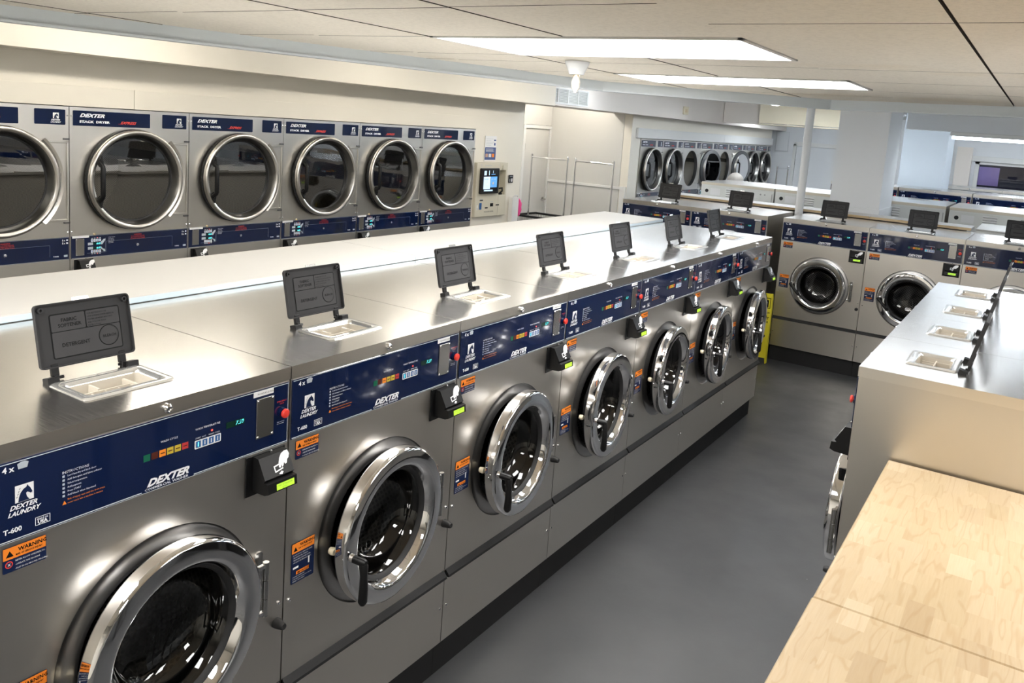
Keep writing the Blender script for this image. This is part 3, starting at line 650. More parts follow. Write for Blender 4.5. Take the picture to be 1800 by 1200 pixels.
    for a in (.038,.081):
        for z_ in (1.055,1.151): q.lathe((a,-.006,z_),[(.003,0),(0,-.002)],'chrome',8)
    tag(q.build('cover_plate',root),'blank steel cover plate')
    q=MB(); q.rect(.012,1.1600,.115,1.1740,-.0045,'paper'); tag(q.build('paper_strip',root),'white paper strip')
    q=MB(); q.lathe((.150,-.001,1.177),[(.009,0),(.008,-.006),(.003,-.012),(0,-.012)],'brass',12); q.build('key_lock',root)
    card_reader(root,.024,.142,1.027,.922)
    for (a,z_) in ((.012,1.90),(.788,1.90),(.012,1.20),(.788,1.20)): screw(root,a,z_)
    return root

# ------------------------------------------------------------------ machines
ORD=['nearest the camera','second from the camera','third from the camera','fourth from the camera','fifth from the camera','sixth from the camera','seventh from the camera']
W=washer()
def place(src,loc,rz,label,group,cat='washing machine',name=None,first=[None]):
    o=copy_tree(src) if src.get('used') else src
    src['used']=1
    if 'used' in o and o is not src: del o['used']
    o.location=loc; o.rotation_euler=(0,0,rz); tag(o,label,cat,group); return o
p=.756
doors=[4,3.8,3.6,4.2,3.8,4.2,5]
row_a=[]
for k in range(7):
    lab={0:'steel washer at the near left end of the long row, its door cut off below',
         6:'steel washer at the far end of the long row, beside the yellow floor sign'}.get(k,
        'steel washer in the long row on the left, %s, door standing ajar'%ORD[k])
    o=place(W,(0,(k-1)*p,0),R(90),lab,'washers of the long left row, doors ajar'); row_a.append(o)
    for ch in o.children:
        if ch.name.split('.')[0]=='door': ch.rotation_euler=(0,0,R(doors[k]))
# back row, doors shut
WB=washer(deg=0,hdeg=45)
yb=-.0157; cb,sb=math.cos(yb),math.sin(yb)
def B(x,dy=0): return (x*cb-dy*sb,6.2222+x*sb+dy*cb,0)
labs=['leftmost back-row washer, top and navy panel showing beyond the white counter',
      'back-row washer left of the white pole, its dark right side in view',
      'steel washer at the end of the aisle, its round shut door fully in view',
      'steel washer at the end of the aisle, its door partly behind the right-hand row',
      'back-row washer cut off by the right edge, its door behind the raised lids']
xs=[-2.0144,-2.0144+p,-.3775,-.3775+p,-.3775+2*p]
for i,x in enumerate(xs):
    dy=-.06 if i<2 else 0
    place(WB,B(x,dy),yb,labs[i],'washers across the back, doors shut')
# right-hand row facing the aisle
WC=washer(w=.5556,H=1.349,D=.86,deg=0,hdeg=0,disp=(.178,.390),ds=.90)
for k in range(4):
    lab=['narrow steel washer with the bare steel side, beside the wooden table','narrow steel washer second from the wooden table','narrow steel washer third from the wooden table','narrow steel washer farthest from the wooden table'][k]
    place(WC,(1.2144,1.3016+(k+1)*.5556,0),R(-90),lab,'narrow washers of the right-hand row, lids up')
# machines standing with their backs to the camera
WL=washer(w=.90,H=1.50,D=1.05,deg=0,hdeg=45,lid=False,back=True)
labs=['large washer with louvred back to the camera, below the white-haired head','large washer with its back to the camera, between the white pole and the square column','large washer with its back to the camera, right beside the square column','large washer with its back to the camera, right of the black gap']
for i,x in enumerate((-1.95,-1.04,-.13,.80)):
    place(WL,(x+.90,9.30,0),R(180),labs[i],'large washers seen from behind')
WE=washer(w=.885,H=1.555,D=.95,deg=0,hdeg=45,lid=False,back=False)
labs=['distant large washer mostly hidden behind the square column, red button showing','distant large washer with navy panel, right of the square column','distant large washer with navy panel at the right edge of the photo']
for i,x in enumerate((-.955,-.06,.835)):
    place(WE,(x,10.70,0),0,labs[i],'distant large washers facing the camera')
labs=['farthest row washer, only a white top edge and a sliver of navy, left one','farthest row washer, only a white top edge and a sliver of navy, right one']
for i,x in enumerate((.18,1.07)): place(WE,(x,12.95,.0),0,labs[i],'farthest washers facing the camera')
labs=['washer back below the dark window, left one with a round black plug','washer back below the dark window, cut by the right edge']
for i,x in enumerate((.70,1.62)): place(WL,(x+.90,15.15,.06),R(180),labs[i],'washer backs below the dark window')
for o in bpy.data.objects:
    if o.parent is None and o.get('group')=='washer backs below the dark window': o.location.z=0

# dryers in the left wall
DR=dryer(); ddx,ddy=math.sin(YD),math.cos(YD)
dl=['stack dryer at the left edge of the photo, cut off','stack dryer second from the left edge, above the nearest raised lid','stack dryer third from the left edge','stack dryer fourth from the left edge','stack dryer fifth from the left edge','stack dryer beside the payment kiosk']
drs=[]
for k in range(-1,5):
    drs.append(place(DR,(-3.293+ddx*k*.8,1.208+ddy*k*.8,0),R(90)-YD,dl[k+1],'stack dryers along the left wall','dryer'))
fl=['far stack dryer nearest the alcove corner, door shut','second far stack dryer from the alcove corner, door shut','third far stack dryer, upper door open leaving a dark round hole','fourth far stack dryer, partly covered by the open door of its neighbour','fifth far stack dryer, upper door open leaving a dark hole above the white hair','sixth far stack dryer, covered by the second open door','seventh far stack dryer, door shut','last far stack dryer, beside the back wall']
for k in range(8):
    o=place(DR,(-3.29,9.29+.8*k,0),R(90),fl[k],'far stack dryers','dryer')
    if k in (2,4):
        dd=[c for c in o.children if c.name.split('.')[0]=='door']
        dd[0].rotation_euler=(0,0,R(167)); 

# ------------------------------------------------------------------ counters, table
b=MB(); b.box(-1.37,-.90,-1.6,4.52,0,1.355,'bulkhead'); body=b.build('cladding')
r=empty('bulkhead_counter',(0,0,0)); body.parent=r
for a0,a1 in ((-1.62,1.548),(1.552,4.56)):
    q=MB(); q.box(-1.392,-.874,a0,a1,1.360,1.382,'bulkhead',.002); q.box(-.8738,-.8725,a0,a1,1.3605,1.379,'bulkhead_edge'); q.build('counter_top',r)
tag(r,'long white counter wall behind the steel washers, bare top','counter')
r=empty('back_shelf',(0,0,0))
for (a0,a1) in ((-2.00,.20),(.204,1.09)):
    q=MB(); y0,y1=7.10,7.44
    pts=[B(a0,y0-6.2222),B(a1,y0-6.2222),B(a1,y1-6.2222),B(a0,y1-6.2222)]
    q.add([(x_,y_,1.366) for x_,y_,_ in pts]+[(x_,y_,1.390) for x_,y_,_ in pts],[(0,3,2,1),(4,5,6,7),(1,2,6,5),(2,3,7,6),(3,0,4,7)],'bulkhead')
    q.add([(pts[0][0],pts[0][1],1.366),(pts[1][0],pts[1][1],1.366),(pts[1][0],pts[1][1],1.390),(pts[0][0],pts[0][1],1.390)],[(0,1,2,3)],'gold_edge')
    q.build('shelf_board',r)
q=MB(); q.box(-1.96,1.05,7.20,7.38,0,1.345,'duct_grey'); q.build('support_wall',r)
tag(r,'long white shelf with a tan front edge behind the back row of washers','shelf')
r=empty('service_cabinet',(0,0,0)); q=MB(); q.box(1.14,2.05,7.13,7.95,0,1.372,'panel_white',.004); q.build('cabinet',r)
q=MB(); q.box(1.136,2.054,7.126,7.954,1.3735,1.386,'bulkhead',.003); q.prism(rrect(1.30,7.22,1.80,7.27,.02),((0,0,1.3865),(1,0,0),(0,1,0),(0,0,1)),.0015,'panel_white'); q.build('lid',r)
tag(r,'low white steel cabinet behind the back row at the right edge','cabinet')
r=empty('folding_table',(0,0,0))
q=MB(); q.box(1.337,2.45,.301,1.288,1.040,1.070,'butcher_block',.0025); q.build('tabletop',r)
q=MB(); q.box(1.335,2.45,-1.30,.2985,1.040,1.070,'butcher_block_b',.0025); q.build('tabletop',r)
for (a,c) in ((1.42,1.20),(2.36,1.20),(1.42,.30),(2.36,.30),(1.42,-1.2),(2.36,-1.2)):
    q=MB(); q.box(a-.025,a+.025,c-.025,c+.025,0,.985,'dark_metal',.003); q.build('leg',r)
q=MB(); q.box(1.40,2.40,-1.23,1.24,.985,1.040,'dark_metal',.003); q.build('frame',r)
tag(r,'pale butcher-block wooden folding table in the lower right corner','table')

# ------------------------------------------------------------------ floor sign, carts, kiosk and small things
r=empty('wet_floor_sign',(-.392,6.07,0))
for s_ in (0,1):
    q=MB(); yo=.028*s_; poly=[(-.040,0),(-.034,.050),(.034,.050),(.040,0),(.048,0),(.046,.62),(.040,.655),(-.040,.655),(-.046,.62),(-.048,0)]
    q.prism(poly,((0,-.012+yo,.0),(1,0,0),(0,0,1),(0,-1,0)),.014,'yellow_plastic')
    if s_==0:
        q.rect(-.036,.52,.036,.62,-.0268,'lid_ink'); q.rect(-.030,.526,.030,.614,-.0272,'yellow_plastic'); q.rect(-.018,.53,.018,.60,-.0276,'lid_ink')
        q.text('CAUTION',fx(-.041,.475,-.0268),.0185,'lid_ink',0,.03,sx=.92); q.text('WET',fx(-.030,.42,-.0268),.03,'lid_ink',0,.03); q.text('FLOOR',fx(-.038,.385,-.0268),.024,'lid_ink',0,.03,sx=.9)
    q.build('sign_leaf',r)
tag(r,'folded yellow wet floor sign at the end of the aisle','floor sign')

def cart(name='laundry_cart'):
    r=empty(name); L,Wd=.63,.50
    q=MB(); zt=.80
    for (a0,a1,c0,c1) in ((-L/2,L/2,-Wd/2,-Wd/2),(-L/2,L/2,Wd/2,Wd/2),(-L/2,-L/2,-Wd/2,Wd/2),(L/2,L/2,-Wd/2,Wd/2)): q.tube([(a0,c0,zt),(a1,c1,zt)],.016,'black_plastic',10)
    q.build('bumper_rim',r)
    q=MB(); zb_=.36
    for i in range(24):
        x_=-L/2+L*i/23
        for s_ in (-1,1): q.tube([(x_,s_*Wd/2,zt),(x_*.9,s_*Wd*.44,zb_)],.0025,'wire',5,False)
    for i in range(18):
        y_=-Wd/2+Wd*i/17
        for s_ in (-1,1): q.tube([(s_*L/2,y_,zt),(s_*L*.45,y_*.88,zb_)],.0025,'wire',5,False)
    for f_ in (.25,.6,1.0):
        z_=zt+(zb_-zt)*f_; a=L/2*(1-.1*f_); c_=Wd/2*(1-.12*f_); q.tube([(-a,-c_,z_),(a,-c_,z_),(a,c_,z_),(-a,c_,z_)],.003,'wire',5,False,True)
    for i in range(12): x_=-L*.45+L*.9*i/11; q.tube([(x_,-Wd*.44,zb_),(x_,Wd*.44,zb_)],.0025,'wire',5,False)
    q.build('basket',r)
    q=MB(); a=.285
    for s_ in (-1,1):
        q.tube([(s_*a,0,.30),(s_*a,0,1.62)],.0125,'chrome',12); q.lathe((s_*a,0,1.60),[(.016,0),(.016,.035),(.006,.045),(0,.045)],'chrome',12,'z')
    q.tube([(-a,0,1.60),(a,0,1.60)],.0115,'chrome',12); q.build('hanging_rail',r)
    q=MB(); q.tube([(-L*.42,-Wd*.40,.14),(L*.42,-Wd*.40,.14),(L*.42,Wd*.40,.14),(-L*.42,Wd*.40,.14)],.013,'chrome',10,False,True)
    for s_ in (-1,1): q.tube([(s_*a,0,.14),(s_*a,0,.32)],.0125,'chrome',10); 
    for s_ in (-1,1): q.tube([(s_*L*.42,-Wd*.40,.14),(s_*L*.45,-Wd*.42,.36)],.01,'chrome',8); q.tube([(s_*L*.42,Wd*.40,.14),(s_*L*.45,Wd*.42,.36)],.01,'chrome',8); q.tube([(s_*a,-Wd*.40,.14),(s_*a,Wd*.40,.14)],.011,'chrome',8)
    q.build('undercarriage',r)
    for sx_ in (-1,1):
        for sy_ in (-1,1):
            q=MB(); X,Y=sx_*L*.42,sy_*Wd*.40; q.lathe((X-.014,Y,.05),[(0,0),(.05,0),(.05,.028),(0,.028)],'rubber',20,'x'); q.box(X-.018,X+.018,Y-.012,Y+.012,.075,.135,'chrome',.002); q.build('wheel',r)
    return r
c1=cart(); c1.location=(-4.125,8.2,0); tag(c1,'wire laundry cart with hanging rail in front of the alcove door','laundry cart','laundry carts in the alcove')
c2=copy_tree(c1); c2.location=(-3.435,8.2,0); tag(c2,'wire laundry cart with hanging rail beside the alcove corner','laundry cart')
c3=copy_tree(c1); c3.location=(-2.24,12.9,0); c3.rotation_euler=(0,0,R(87)); tag(c3,'distant laundry cart with hanging rail before the back door','laundry cart'); del c3['group']

Lw=R(90)-YD
def wl(u,y=0,z=0): # point in the left wall frame: u along the wall, y into it
    return (-3.293+math.sin(YD)*u-math.cos(YD)*y, 1.208+math.cos(YD)*u+math.sin(YD)*y, z)
r=empty('payment_kiosk',wl(0),Lw); q=MB(); k0,k1=4.022,4.560; y=-.03
q.box(k0,k1-.14,y,.10,1.070,1.625,'kiosk_cream',.004); q.box(k1-.14,k1-.014,y,.10,1.070,1.290,'kiosk_cream',.004); q.box(k1-.14,k1,y,.10,1.545,1.625,'kiosk_cream',.004)
q.box(k1-.030,k1,y,.10,1.070,1.56,'kiosk_cream',.003); q.box(k1-.14,k1-.02,.07,.10,1.28,1.56,'kiosk_cream')
for i,(a,z_,ww,hh,mm) in enumerate(((.075,1.235,.055,.014,'lid_ink'),(.075,1.245,.055,.006,'grey_print'),(.170,1.155,.05,.012,'lid_ink'),(.258,1.172,.055,.034,'lid_ink'),(.262,1.218,.045,.004,'grey_print'),(.358,1.178,.062,.012,'lid_ink'),(.030,1.145,.018,.05,'paper'),(.034,1.148,.010,.016,'key_blue'))):
    q.rect(k0+a,z_,k0+a+ww,z_+hh,y-.001,mm)
q.text('VALUE ADD CENTER',fx(k0+.16,1.115,y-.001),.017,'lid_ink',0,.01); q.text('LaundryCard',fx(k0+.13,1.590,y-.001),.022,'grey_print',.2,.01)
q.lathe((k0+.075,y-.001,1.598),[(.012,0),(.010,-.0005)],'grey_print',16); q.lathe((k0+.38,y-.001,1.598),[(.012,0),(.010,-.0005)],'grey_print',16)
q.box(k0+.070,k0+.108,y-.006,y,1.148,1.215,'key_blue',.002); q.box(k1-.10,k1-.075,y-.012,y,1.555,1.60,'kiosk_cream',.003)
q.build('housing',r)
q=MB(); q.box(k0+.045,k0+.355,y-.030,y,1.310,1.570,'black_plastic',.006); q.build('screen_bezel',r)
q=MB(); ys=y-.0312; a0=k0+.075; a1=k0+.325
q.rect(a0,1.335,a1,1.550,ys,'screen_dark'); q.rect(a0+.005,1.36,a0+.12,1.485,ys-.0005,'screen_pale'); q.rect(a0+.125,1.375,a1-.012,1.485,ys-.0005,'screen_blue'); q.rect(a0+.02,1.337,a0+.17,1.352,ys-.0005,'screen_pale')
q.rect(a0+.01,1.50,a0+.05,1.545,ys-.0005,'screen_pale'); q.rect(a0+.09,1.50,a0+.10,1.548,ys-.0005,'screen_pale'); q.rect(a0+.13,1.505,a0+.20,1.512,ys-.0005,'screen_blue'); q.rect(a0+.16,1.52,a0+.166,1.548,ys-.0005,'screen_pale')
q.rect(a0+.155,1.405,a0+.185,1.430,ys-.001,'white_print'); q.rect(a0+.06,1.40,a0+.072,1.42,ys-.001,'white_print'); q.text('ADD VALUE',fx(a0+.135,1.455,ys-.001),.014,'white_print'); q.text('BUY CARD',fx(a0+.02,1.455,ys-.001),.014,'key_blue')
tag(q.build('screen',r),'glowing blue and white touch screen')
q=MB(); q.tube([(k1-.12,-.02,1.30),(k1-.10,-.045,1.33),(k1-.08,-.03,1.36),(k1-.075,.02,1.35)],.009,'black_plastic',8); q.box(k1-.115,k1-.075,-.03,.02,1.29,1.31,'black_plastic',.003); q.build('cable',r)
tag(r,'cream payment kiosk with touch screen set in the wall','kiosk')
r=empty('poster',wl(0),Lw); q=MB(); q.box(4.164,4.362,-.003,-.0006,1.640,1.895,'paper'); q.rect(4.170,1.652,4.358,1.780,-.0035,'poster_blue'); 
for i in range(3): q.rect(4.182+.055*i,1.680,4.224+.055*i,1.715,-.004,('skin_tone','paper','orange_print')[i])
for i in range(4): q.rect(4.185,1.735+.009*i,4.33-.02*(i%2),1.738+.009*i,-.004,'paper')
for i in range(5): q.rect(4.180,1.80+.016*i,4.27+.03*(i%3),1.803+.016*i,-.0035,'grey_print')
q.rect(4.315,1.845,4.350,1.860,-.0035,'poster_blue'); q.rect(4.320,1.80,4.345,1.825,-.0035,'poster_blue')
q.build('sheet',r); tag(r,'blue and white paper notice on the wall above the payment kiosk','poster')
r=empty('wall_notice',wl(0),Lw); q=MB(); q.box(4.625,4.705,-.008,-.0006,1.408,1.492,'black_plastic',.002); q.rect(4.640,1.475,4.690,1.480,-.009,'grey_print'); q.rect(4.668,1.42,4.690,1.455,-.009,'paper'); q.rect(4.64,1.42,4.648,1.45,-.009,'paper'); q.build('plate',r); tag(r,'small black plate on the wall right of the payment kiosk','sign')
r=empty('wall_box',wl(0),Lw); q=MB(); q.box(4.655,4.775,-.055,-.0006,.86,1.255,'trim_white',.004); q.build('cover',r); q=MB(); q.tube([(4.68,-.045,1.255),(4.70,-.05,1.275),(4.75,-.05,1.275),(4.76,-.045,1.255)],.006,'trim_white',8); q.build('bracket',r); tag(r,'narrow white box on the wall corner below the black plate','box')
# pink duster hanging on the corner
q=MB(); pts=[]; c_=Vector(wl(4.90,.03,1.13)); random.seed(2)
bm=bmesh.new(); bmesh.ops.create_icosphere(bm,subdivisions=3,radius=1)
for v_ in bm.verts:
    n_=.8+.25*random.random(); v_.co=Vector((v_.co.x*.032*n_,v_.co.y*.05*n_,v_.co.z*.10*n_))+c_
q.from_bm(bm,'pink',True); q.tube([c_+Vector((0,0,.09)),c_+Vector((-.01,0,.13))],.004,'pink',8)
tag(q.build('duster'),'bright pink fluffy duster hanging at the wall corner','duster')
# thermostats
r=empty('wall_sensor',(0,0,0)); q=MB(); q.box(-3.038,-3.005,5.02,5.09,2.365,2.425,'cream_plastic',.004); q.build('case',r)
q=MB(); q.box(-3.005,-3.001,5.035,5.075,2.38,2.41,'paper',.001); q.build('face',r); tag(r,'small oval white sensor high on the left soffit','sensor')
r=empty('wall_sensor',(0,0,0)); q=MB(); q.box(-3.099,-3.07,10.25,10.42,2.35,2.47,'cream_plastic',.006); q.build('case',r)
q=MB(); q.box(-3.07,-3.066,10.27,10.36,2.38,2.43,'brass',.002); q.build('face',r); tag(r,'small beige thermostat on the soffit above the far dryers','thermostat')
# air vent
r=empty('air_vent',(-3.099,0,0)); q=MB()
y0,y1,z0,z1=6.30,7.26,2.29,2.475
for (a0,a1,c0,c1) in ((y0,y1,z0,z0+.018),(y0,y1,z1-.018,z1)): q.box(0,.012,a0,a1,c0,c1,'trim_white',.002)
for i in range(5): yy_=y0+(y1-y0-.018)*i/4; q.box(0,.014,yy_,yy_+.018,z0+.018,z1-.018,'trim_white',.002)
q.build('frame',r); q=MB(); q.box(0,.003,y0+.01,y1-.01,z0+.01,z1-.01,'panel_shadow'); q.build('backing',r)
for i in range(12):
    q=MB(); z_=z0+.026+.0125*i; q.prism([(.003,z_),(.010,z_-.006),(.0108,z_-.005),(.004,z_+.0015)],((0,y0+.018,0),(1,0,0),(0,0,1),(0,1,0)),y1-y0-.036,'trim_white'); q.build('slat',r)
tag(r,'four-bay white air vent on the soffit above the alcove','vent')
# emergency bulb fitting on the ceiling
r=empty('ceiling_bulb',(-.329,2.02,2.36)); q=MB(); q.lathe((0,0,0),[(.060,-.001),(.058,-.012),(.040,-.050),(.036,-.062),(.018,-.064)],'porcelain',32,'z'); q.build('lamp_holder',r)
q=MB(); q.lathe((0,0,0),[(.014,-.064),(.016,-.075),(.023,-.10),(.020,-.125),(.006,-.148),(0,-.150)],'bulb_glass',20,'z'); q.build('bulb',r)
q=MB(); q.lathe((0,0,0),[(.015,-.064),(.0155,-.074),(.012,-.077)],'brass',16,'z'); q.tube([(-.006,0,-.077),(-.008,0,-.11),(0,0,-.13),(.008,0,-.11),(.006,0,-.077)],.0022,'brass',6); q.build('filament',r)
tag(r,'bare clear bulb in a white cone holder on the ceiling','lamp')

# person at the back: only the crown of a white-haired head shows above the machines
def person(loc,rz):
    r=tag(bpy.data.objects.new('person',None),'person with short white hair standing behind the far washers, only the crown showing','person'); C.objects.link(r); r.location=loc; r.rotation_euler=(0,0,rz)
    r.name='person_root'
    V=[(0,0,.86),(0,.01,1.02),(0,.015,1.18),(0,.02,1.27),(0,.01,1.33),(0,-.01,1.42),
       (.17,.02,1.25),(.20,0,1.02),(.19,-.10,.86),(.185,-.16,.79),(-.17,.02,1.25),(-.20,0,1.02),(-.19,-.10,.86),(-.185,-.16,.79),
       (.09,0,.82),(.10,-.01,.46),(.10,.01,.09),(.11,-.11,.03),(-.09,0,.82),(-.10,-.01,.46),(-.10,.01,.09),(-.11,-.11,.03)]
    Ed=[(0,1),(1,2),(2,3),(3,4),(4,5),(3,6),(6,7),(7,8),(8,9),(3,10),(10,11),(11,12),(12,13),(0,14),(14,15),(15,16),(16,17),(0,18),(18,19),(19,20),(20,21)]
    Ra=[.14,.13,.14,.12,.055,.05,.055,.043,.032,.03,.055,.043,.032,.03,.085,.06,.042,.035,.085,.06,.042,.035]
    me=bpy.data.meshes.new('body'); me.from_pydata(V,Ed,[]); ob=bpy.data.objects.new('body',me); C.objects.link(ob); ob.parent=r
    sk=ob.modifiers.new('s','SKIN'); 
    for i,sv in enumerate(me.skin_vertices[0].data): sv.radius=(Ra[i],Ra[i]*(.75 if i<4 else 1)); sv.use_root=(i==0)
    ob.modifiers.new('sub','SUBSURF').levels=1; ob.modifiers['sub'].render_levels=2; sk.use_smooth_shade=True
    dg=bpy.context.evaluated_depsgraph_get(); bodymesh=bpy.data.meshes.new_from_object(ob.evaluated_get(dg)); ob.modifiers.clear(); ob.data=bodymesh
    for nm in ('shirt','trousers','skin_tone'): bodymesh.materials.append(M[nm])
    for pl in bodymesh.polygons:
        z_=pl.center.z; xx=abs(pl.center.x); pl.use_smooth=True
        pl.material_index=2 if (z_>1.335 or (z_<.90 and xx>.155)) else (1 if z_<.90 else 0)
    # head with face
    bm=bmesh.new(); bmesh.ops.create_uvsphere(bm,u_segments=24,v_segments=16,radius=1)
    for v_ in bm.verts:
        x_,y_,z_=v_.co; sx_=.075*(1-.22*max(0,-z_)); v_.co=(x_*sx_,y_*.095*(1-.12*max(0,-z_)),1.50+z_*.112)
        if y_<-.9 and -.35<z_<.1 and abs(x_)<.25: v_.co.y-=.018
    h=MB(); h.from_bm(bm,'skin_tone',True)
    for s_ in (-1,1):
        h.lathe((s_*.028,-.083,1.505),[(.011,0),(.009,-.006),(0,-.009)],'paper',12); h.lathe((s_*.028,-.091,1.505),[(.005,0),(0,-.002)],'lid_ink',8)
        h.lathe((s_*.074,.005,1.495),[(.024,-.008),(.028,.0),(.020,.008),(0,.006)],'skin_tone',14,'x')
    h.box(-.022,.022,-.094,-.088,1.440,1.447,'key_red',.002); hd=h.build('head',r)
    bm=bmesh.new(); bmesh.ops.create_uvsphere(bm,u_segments=40,v_segments=28,radius=1); random.seed(5)
    for v_ in bm.verts:
        x_,y_,z_=v_.co; n_=1+.035*random.random()
        v_.co=(x_*.104*n_,.006+y_*.116*n_,1.512+max(z_,-.75 if y_>-.2 else .05)*.112*n_)
    h=MB(); h.from_bm(bm,'hair',True); h.build('hair',r)
    for s_ in (-1,1):
        h=MB(); base=Vector((s_*.186,-.165,.775))
        h.tube([base+Vector((0,.01,.02)),base+Vector((0,-.01,-.02)),base+Vector((0,-.02,-.05))],[.030,.036,.030],'skin_tone',10)
        for i in range(4):
            f0=base+Vector(((i-1.5)*.018,-.022,-.055)); ln=(.055,.068,.064,.048)[i]; h.tube([f0,f0+Vector((0,.004,-ln*.5)),f0+Vector((0,.018,-ln))],[.009,.0085,.007],'skin_tone',8)
        h.tube([base+Vector((-s_*.028,-.012,-.01)),base+Vector((-s_*.045,-.030,-.035)),base+Vector((-s_*.042,-.038,-.060))],[.011,.010,.008],'skin_tone',8)
        h.build('hand',r)
    r.name='person'
    return r
person((-2.03,9.78,0),R(60)); bpy.data.objects['person'].scale=(1,1,.972) 

# ------------------------------------------------------------------ room
q=MB(); q.quad((-7,-3.5,0),(7,-3.5,0),(7,16.2,0),(-7,16.2,0),'floor_paint'); struct(q,'floor')
# lowered tile ceiling with its fascia
def clip(poly,pl):
    for i in range(len(pl)):
        a=pl[i]; b_=pl[(i+1)%len(pl)]; out=[]
        def side(p_): return (b_[0]-a[0])*(p_[1]-a[1])-(b_[1]-a[1])*(p_[0]-a[0])
        for j in range(len(poly)):
            P_=poly[j]; Q=poly[(j+1)%len(poly)]; sp_,sq=side(P_),side(Q)
            if sp_<=0: out.append(P_)
            if (sp_<0<sq) or (sq<0<sp_):
                t_=sp_/(sp_-sq); out.append((P_[0]+(Q[0]-P_[0])*t_,P_[1]+(Q[1]-P_[1])*t_))
        poly=out
        if len(poly)<3: return []
    return poly
A_=(-2.83,-3.0); Bp=(-.92,3.43); Cp=(.30,4.52); Dp=(6.5,3.45); E1=(6.5,-3.0)
isl=[A_,Bp,Cp,Dp,E1]
# clockwise outline: inside is on the negative side
zc=2.36; q=MB(); q.flat(isl,((0,0,zc+.012),(1,0,0),(0,1,0)),'tile_gap')
xl=[-2.95,-2.33,-1.71,-1.10,-.48,.135,.785,1.41,2.03,2.65,3.27,3.9,4.5,5.1,5.7,6.5]
yl_l=[-3.0,-2.2,-1.55,-.90,-.24,.42,1.085,1.747,2.085,2.70,3.30,3.96,4.6]; yl_r=[-3.0,-1.88,-.56,.76,2.085,2.74,3.40,4.6]
LT=[(-.48,.785,1.085,1.747),(-.48,.785,2.70,3.30),(2.03,3.27,.76,1.42),(2.03,3.27,2.085,2.74),(-.48,.785,-1.55,-.90),(2.03,3.27,-1.88,-1.22),(-1.71,-.48,-2.2,-1.55)]
def inl(x_,y_): return any(a<x_<b_ and c<y_<d for a,b_,c,d in LT)
for i in range(len(xl)-1):
    yl=yl_l if xl[i]<.7 else yl_r
    for j in range(len(yl)-1):
        mx_,my_=(xl[i]+xl[i+1])/2,(yl[j]+yl[j+1])/2
        gp=.004; cells=[(yl[j],yl[j+1])]
        for (a,b_,c,d) in LT:
            if a<mx_<b_:
                new=[]
                for (s0,s1) in cells:
                    if c>=s1-1e-6 or d<=s0+1e-6: new.append((s0,s1)); continue
                    if c>s0+.01: new.append((s0,c))
                    if d<s1-.01: new.append((d,s1))
                cells=new
        for (s0,s1) in cells:
            pg=clip([(xl[i]+gp,s0+gp),(xl[i+1]-gp,s0+gp),(xl[i+1]-gp,s1-gp),(xl[i]+gp,s1-gp)],isl)
            if len(pg)>2: q.prism(pg,((0,0,zc+.0015*((i*7+j*3)%3)),(1,0,0),(0,1,0),(0,0,1)),.008,'tile_rough' if xl[i]>1.4 else 'tile_smooth','tile_gap')
struct(q,'ceiling')
q=MB(); pts=[A_,Bp,Cp,Dp]; th=.045
for i in range(3):
    a=Vector((*pts[i],0)); b_=Vector((*pts[i+1],0)); d=(b_-a).normalized(); n_=Vector((-d.y,d.x,0))*th
    z0,z1=2.296,2.40; P4=[a,b_,b_+n_,a+n_]
    q.add([(p_.x,p_.y,z0) for p_ in P4]+[(p_.x,p_.y,z1) for p_ in P4],[(0,3,2,1),(4,5,6,7),(0,1,5,4),(1,2,6,5),(2,3,7,6),(3,0,4,7)],'fascia')
    e=-Vector((-d.y,d.x,0))*.012; P4=[a+e,b_+e,b_,a]
    q.add([(p_.x,p_.y,2.296) for p_ in P4]+[(p_.x,p_.y,2.306) for p_ in P4],[(0,3,2,1),(4,5,6,7),(0,1,5,4)],'fascia')
struct(q,'trim_1')
q=MB(); q.box(-7,7,-3.5,16.2,2.64,2.70,'wall_cool'); struct(q,'ceiling_upper')
# left wall above and beside the dryers (its own slightly turned frame)
q=MB(); q.box(-5.0,4.86,.004,.14,1.957,2.64,'wall_warm'); q.box(4.004,4.86,.004,.14,0,1.068,'wall_warm'); q.box(4.004,4.86,.004,.14,1.627,1.957,'wall_warm'); q.box(4.004,4.020,.004,.14,1.068,1.627,'wall_warm'); q.box(4.562,4.86,.004,.14,1.068,1.627,'wall_warm'); q.box(-5.0,-.804,.004,.14,0,1.957,'wall_warm'); struct(q,'wall_left',wl(0),Lw)
q=MB(); q.box(-5.0,.402,-.010,.003,1.958,2.078,'wall_warm',.001); q.box(.405,3.985,-.010,.003,1.958,2.078,'wall_warm',.001); struct(q,'trim_2',wl(0),Lw)
q=MB(); q.box(-5.0,5.02,-.27,.10,2.258,2.64,'wall_warm'); struct(q,'trim_3',wl(0),Lw)
q=MB(); q.box(-3.60,-3.10,6.26,16.1,2.272,2.64,'wall_pink'); struct(q,'trim_4')
